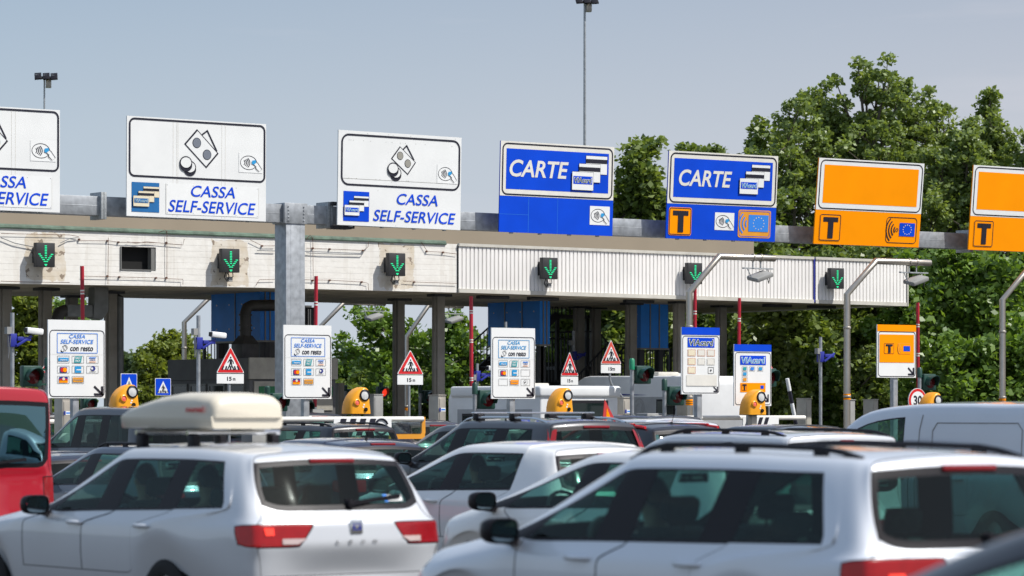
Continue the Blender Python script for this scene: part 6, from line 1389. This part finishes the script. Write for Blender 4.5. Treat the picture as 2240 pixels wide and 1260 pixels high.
tree(1740, 215, 116, 130, 'loose grey green poplar left of the tallest one, above the second blue sign', 'poplar leaf', 12, .16, 230, 78, .19, .42, 'round')
tree(1815, 175, 119, 95, 'poplar with a ragged top just left of the tallest poplar', 'poplar leaf', 21, .12, 190, 78, .19, .42, 'poplar')
tree(1990, 172, 120, 95, 'poplar with a ragged top just right of the tallest poplar', 'poplar leaf', 22, .12, 190, 78, .19, .42, 'poplar')
tree(1660, 255, 118, 70, 'thin poplar with bare twigs above the second blue card sign', 'poplar leaf', 23, .2, 100, 70, .24, .5, 'poplar')
tree(2080, 262, 116, 130, 'broad poplar between the two orange signs', 'poplar leaf', 13, .10, 280, 80, .19, .44, 'poplar')
tree(2160, 196, 120, 60, 'narrow poplar top rising behind the gap left of the last orange sign', 'poplar leaf', 14, .20, 170, 75, .20, .42, 'poplar')
tree(2062, 225, 121, 75, 'leafy poplar filling the gap behind the right corner of the first orange sign', 'poplar leaf', 25, .12, 190, 80, .19, .46, 'round')
tree(2262, 292, 118, 75, 'poplar cut by the right edge above the last orange sign', 'poplar leaf', 15, .15, 130, 75, .26, .6)
tree(1402, 312, 112, 82, 'round dark green tree between the two blue card signs', 'dark leaf', 16, .08, 240, 80, .26, .6, 'round')
tree(1545, 322, 120, 95, 'green tree behind the second blue card sign', 'dark leaf', 17, .10, 260, 80, .26, .6, 'round')
tree(1640, 380, 108, 80, 'leafy tree between the blue card sign and first orange sign', 'dark leaf', 18, .10, 170, 80, .25, .6)
tree(1240, 600, 106, 75, 'dark tree seen through the canopy stairs', 'dark leaf', 24, .03, 140, 80, .25, .6)
tree(1345, 560, 104, 60, 'dark tree seen under the canopy right of the stairs', 'dark leaf', 19, .03, 110, 80, .25, .6)
for i, (px, top, D, hw, lab, m) in enumerate(((1720, 560, 100, 90, 'dark tree under the right end of the canopy', 'dark leaf'), (1815, 560, 102, 85, 'dark tree behind the clear standing cranked lamp post', 'dark leaf'), (1920, 545, 103, 85, 'dark tree behind the orange toll tag panel', 'dark leaf'), (2000, 560, 100, 70, 'green tree behind the dark red barrier boom', 'bright leaf'),
        (2090, 545, 96, 95, 'bright green feathery tree at the right above the silver van', 'bright leaf'), (2190, 575, 95, 90, 'bright green tree behind the rightmost cranked lamp post', 'bright leaf'), (2270, 560, 97, 80, 'bright green tree cut by the right edge above the van', 'bright leaf'), (1640, 640, 104, 60, 'dark tree behind the right hand canopy columns', 'dark leaf'), (1545, 640, 106, 60, 'dark tree glimpsed between canopy columns above the caravan', 'dark leaf'), (1450, 640, 106, 60, 'dark tree glimpsed below the small blue room', 'dark leaf'))):
    tree(px, top, D, hw, lab, m, 30 + i, .02, 170, 85, .23, .6)
for i, (px, D, hw, top) in enumerate(((1710, 94, 70, 770), (1800, 95, 70, 765), (1900, 94, 70, 770), (1985, 95, 70, 770), (2075, 92, 75, 745), (2170, 92, 75, 750), (2250, 92, 70, 740))):
    tree(px, top, D, hw, ['green bush behind the leaning striped pole', 'green bush behind the slim camera post on the right', 'green bush behind the beige cabinet on the right', 'green bush behind the orange panel post', 'bright bush above the cab of the silver van', 'bright bush above the roof of the silver van', 'bright bush cut by the right edge above the van'][i], 'bright leaf' if i % 2 or i > 3 else 'dark leaf', 60 + i, .01, 90, 75, .2, .5, 'round', 'bush', 'bushes along the right verge', True)
tree(62, 630, 104, 46, 'bright green tree between the leftmost columns', 'yellow leaf', 80, .04, 140, 80, .23, .5)
tree(150, 660, 112, 45, 'green tree behind the grey duct on the left', 'bright leaf', 81, .05, 90, 75, .23, .5)
tree(322, 748, 108, 26, 'young light green tree left of the ticket cabin', 'yellow leaf', 82, .03, 60, 70, .17, .34, 'poplar')
tree(378, 732, 110, 40, 'young light green tree with two tops beside the cranked lamp post', 'yellow leaf', 83, .03, 95, 70, .18, .38, 'poplar')
tree(425, 760, 112, 34, 'young light green tree behind the slim camera post', 'yellow leaf', 84, .03, 70, 70, .18, .36)
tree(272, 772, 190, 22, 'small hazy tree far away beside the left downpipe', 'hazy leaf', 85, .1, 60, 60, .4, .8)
tree(845, 668, 112, 92, 'open branched tree seen under the canopy left of the columns', 'bright leaf', 86, .24, 84, 55, .22, .48, 'flat')
tree(770, 770, 122, 50, 'lower spreading tree in the gap right of the gantry column', 'bright leaf', 87, .25, 70, 60, .22, .48, 'flat')
tree(1010, 684, 112, 75, 'feathery tree behind the tall striped barrier', 'bright leaf', 88, .10, 84, 55, .22, .5, 'round')
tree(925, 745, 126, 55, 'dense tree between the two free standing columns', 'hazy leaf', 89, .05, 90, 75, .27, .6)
for i, (px, top, D) in enumerate(((735, 800, 125), (790, 812, 120), (850, 805, 122), (920, 800, 118), (990, 795, 118), (1050, 790, 116), (340, 826, 116), (300, 832, 118))):
    tree(px, top, D, 48, ['low bush right of the gantry column above the cabinets', 'low bush behind the yellow beacon near the gantry column', 'low bush behind the grey electrical cabinet', 'low bush between the free standing columns', 'low bush behind the tall steel cabinet', 'low bush beside the panel with two empty frames', 'low bush behind the blue crossing sign on the left', 'low bush left of the blue crossing sign'][i], 'dark leaf' if i < 6 else 'yellow leaf', 100 + i, .01, 60, 70, .22, .5, 'round', 'bush', 'low bushes beyond the canopy', True)
def far_house(px, top, D, wpx, label, m):
    g = atD(px, HY, D); g.z = 0; s = F / D; H = (HY - top) / s + CH; w_ = wpx / s; r = thing('distant_house', label, 'house', g, -TH)
    b = MB(m); b.box(-w_ / 2, w_ / 2, 0, w_ * .8, 0, H * .8); b.build('wall', r)
    b = MB('roof tile' if m == 'render' else 'box grey'); b.add([(-w_ / 2 - .3, -.3, H * .8), (w_ / 2 + .3, -.3, H * .8), (w_ / 2 + .3, w_ * .8 + .3, H * .8), (-w_ / 2 - .3, w_ * .8 + .3, H * .8), (-w_ / 2, w_ * .4, H), (w_ / 2, w_ * .4, H)], [(0, 1, 5, 4), (2, 3, 4, 5), (1, 2, 5), (3, 0, 4), (3, 2, 1, 0)]); b.build('roof', r, smooth=0)
    for q in (-.25, .2): b = MB('window dark'); b.box(w_ * q - .5, w_ * q + .5, -.03, -.002, H * .45, H * .62); b.build('window', r, smooth=0)
far_house(797, 788, 260, 34, 'distant house with red tiled roof behind the spreading tree', 'render')
far_house(283, 806, 320, 36, 'distant flat grey building behind the blue crossing sign', 'box grey')
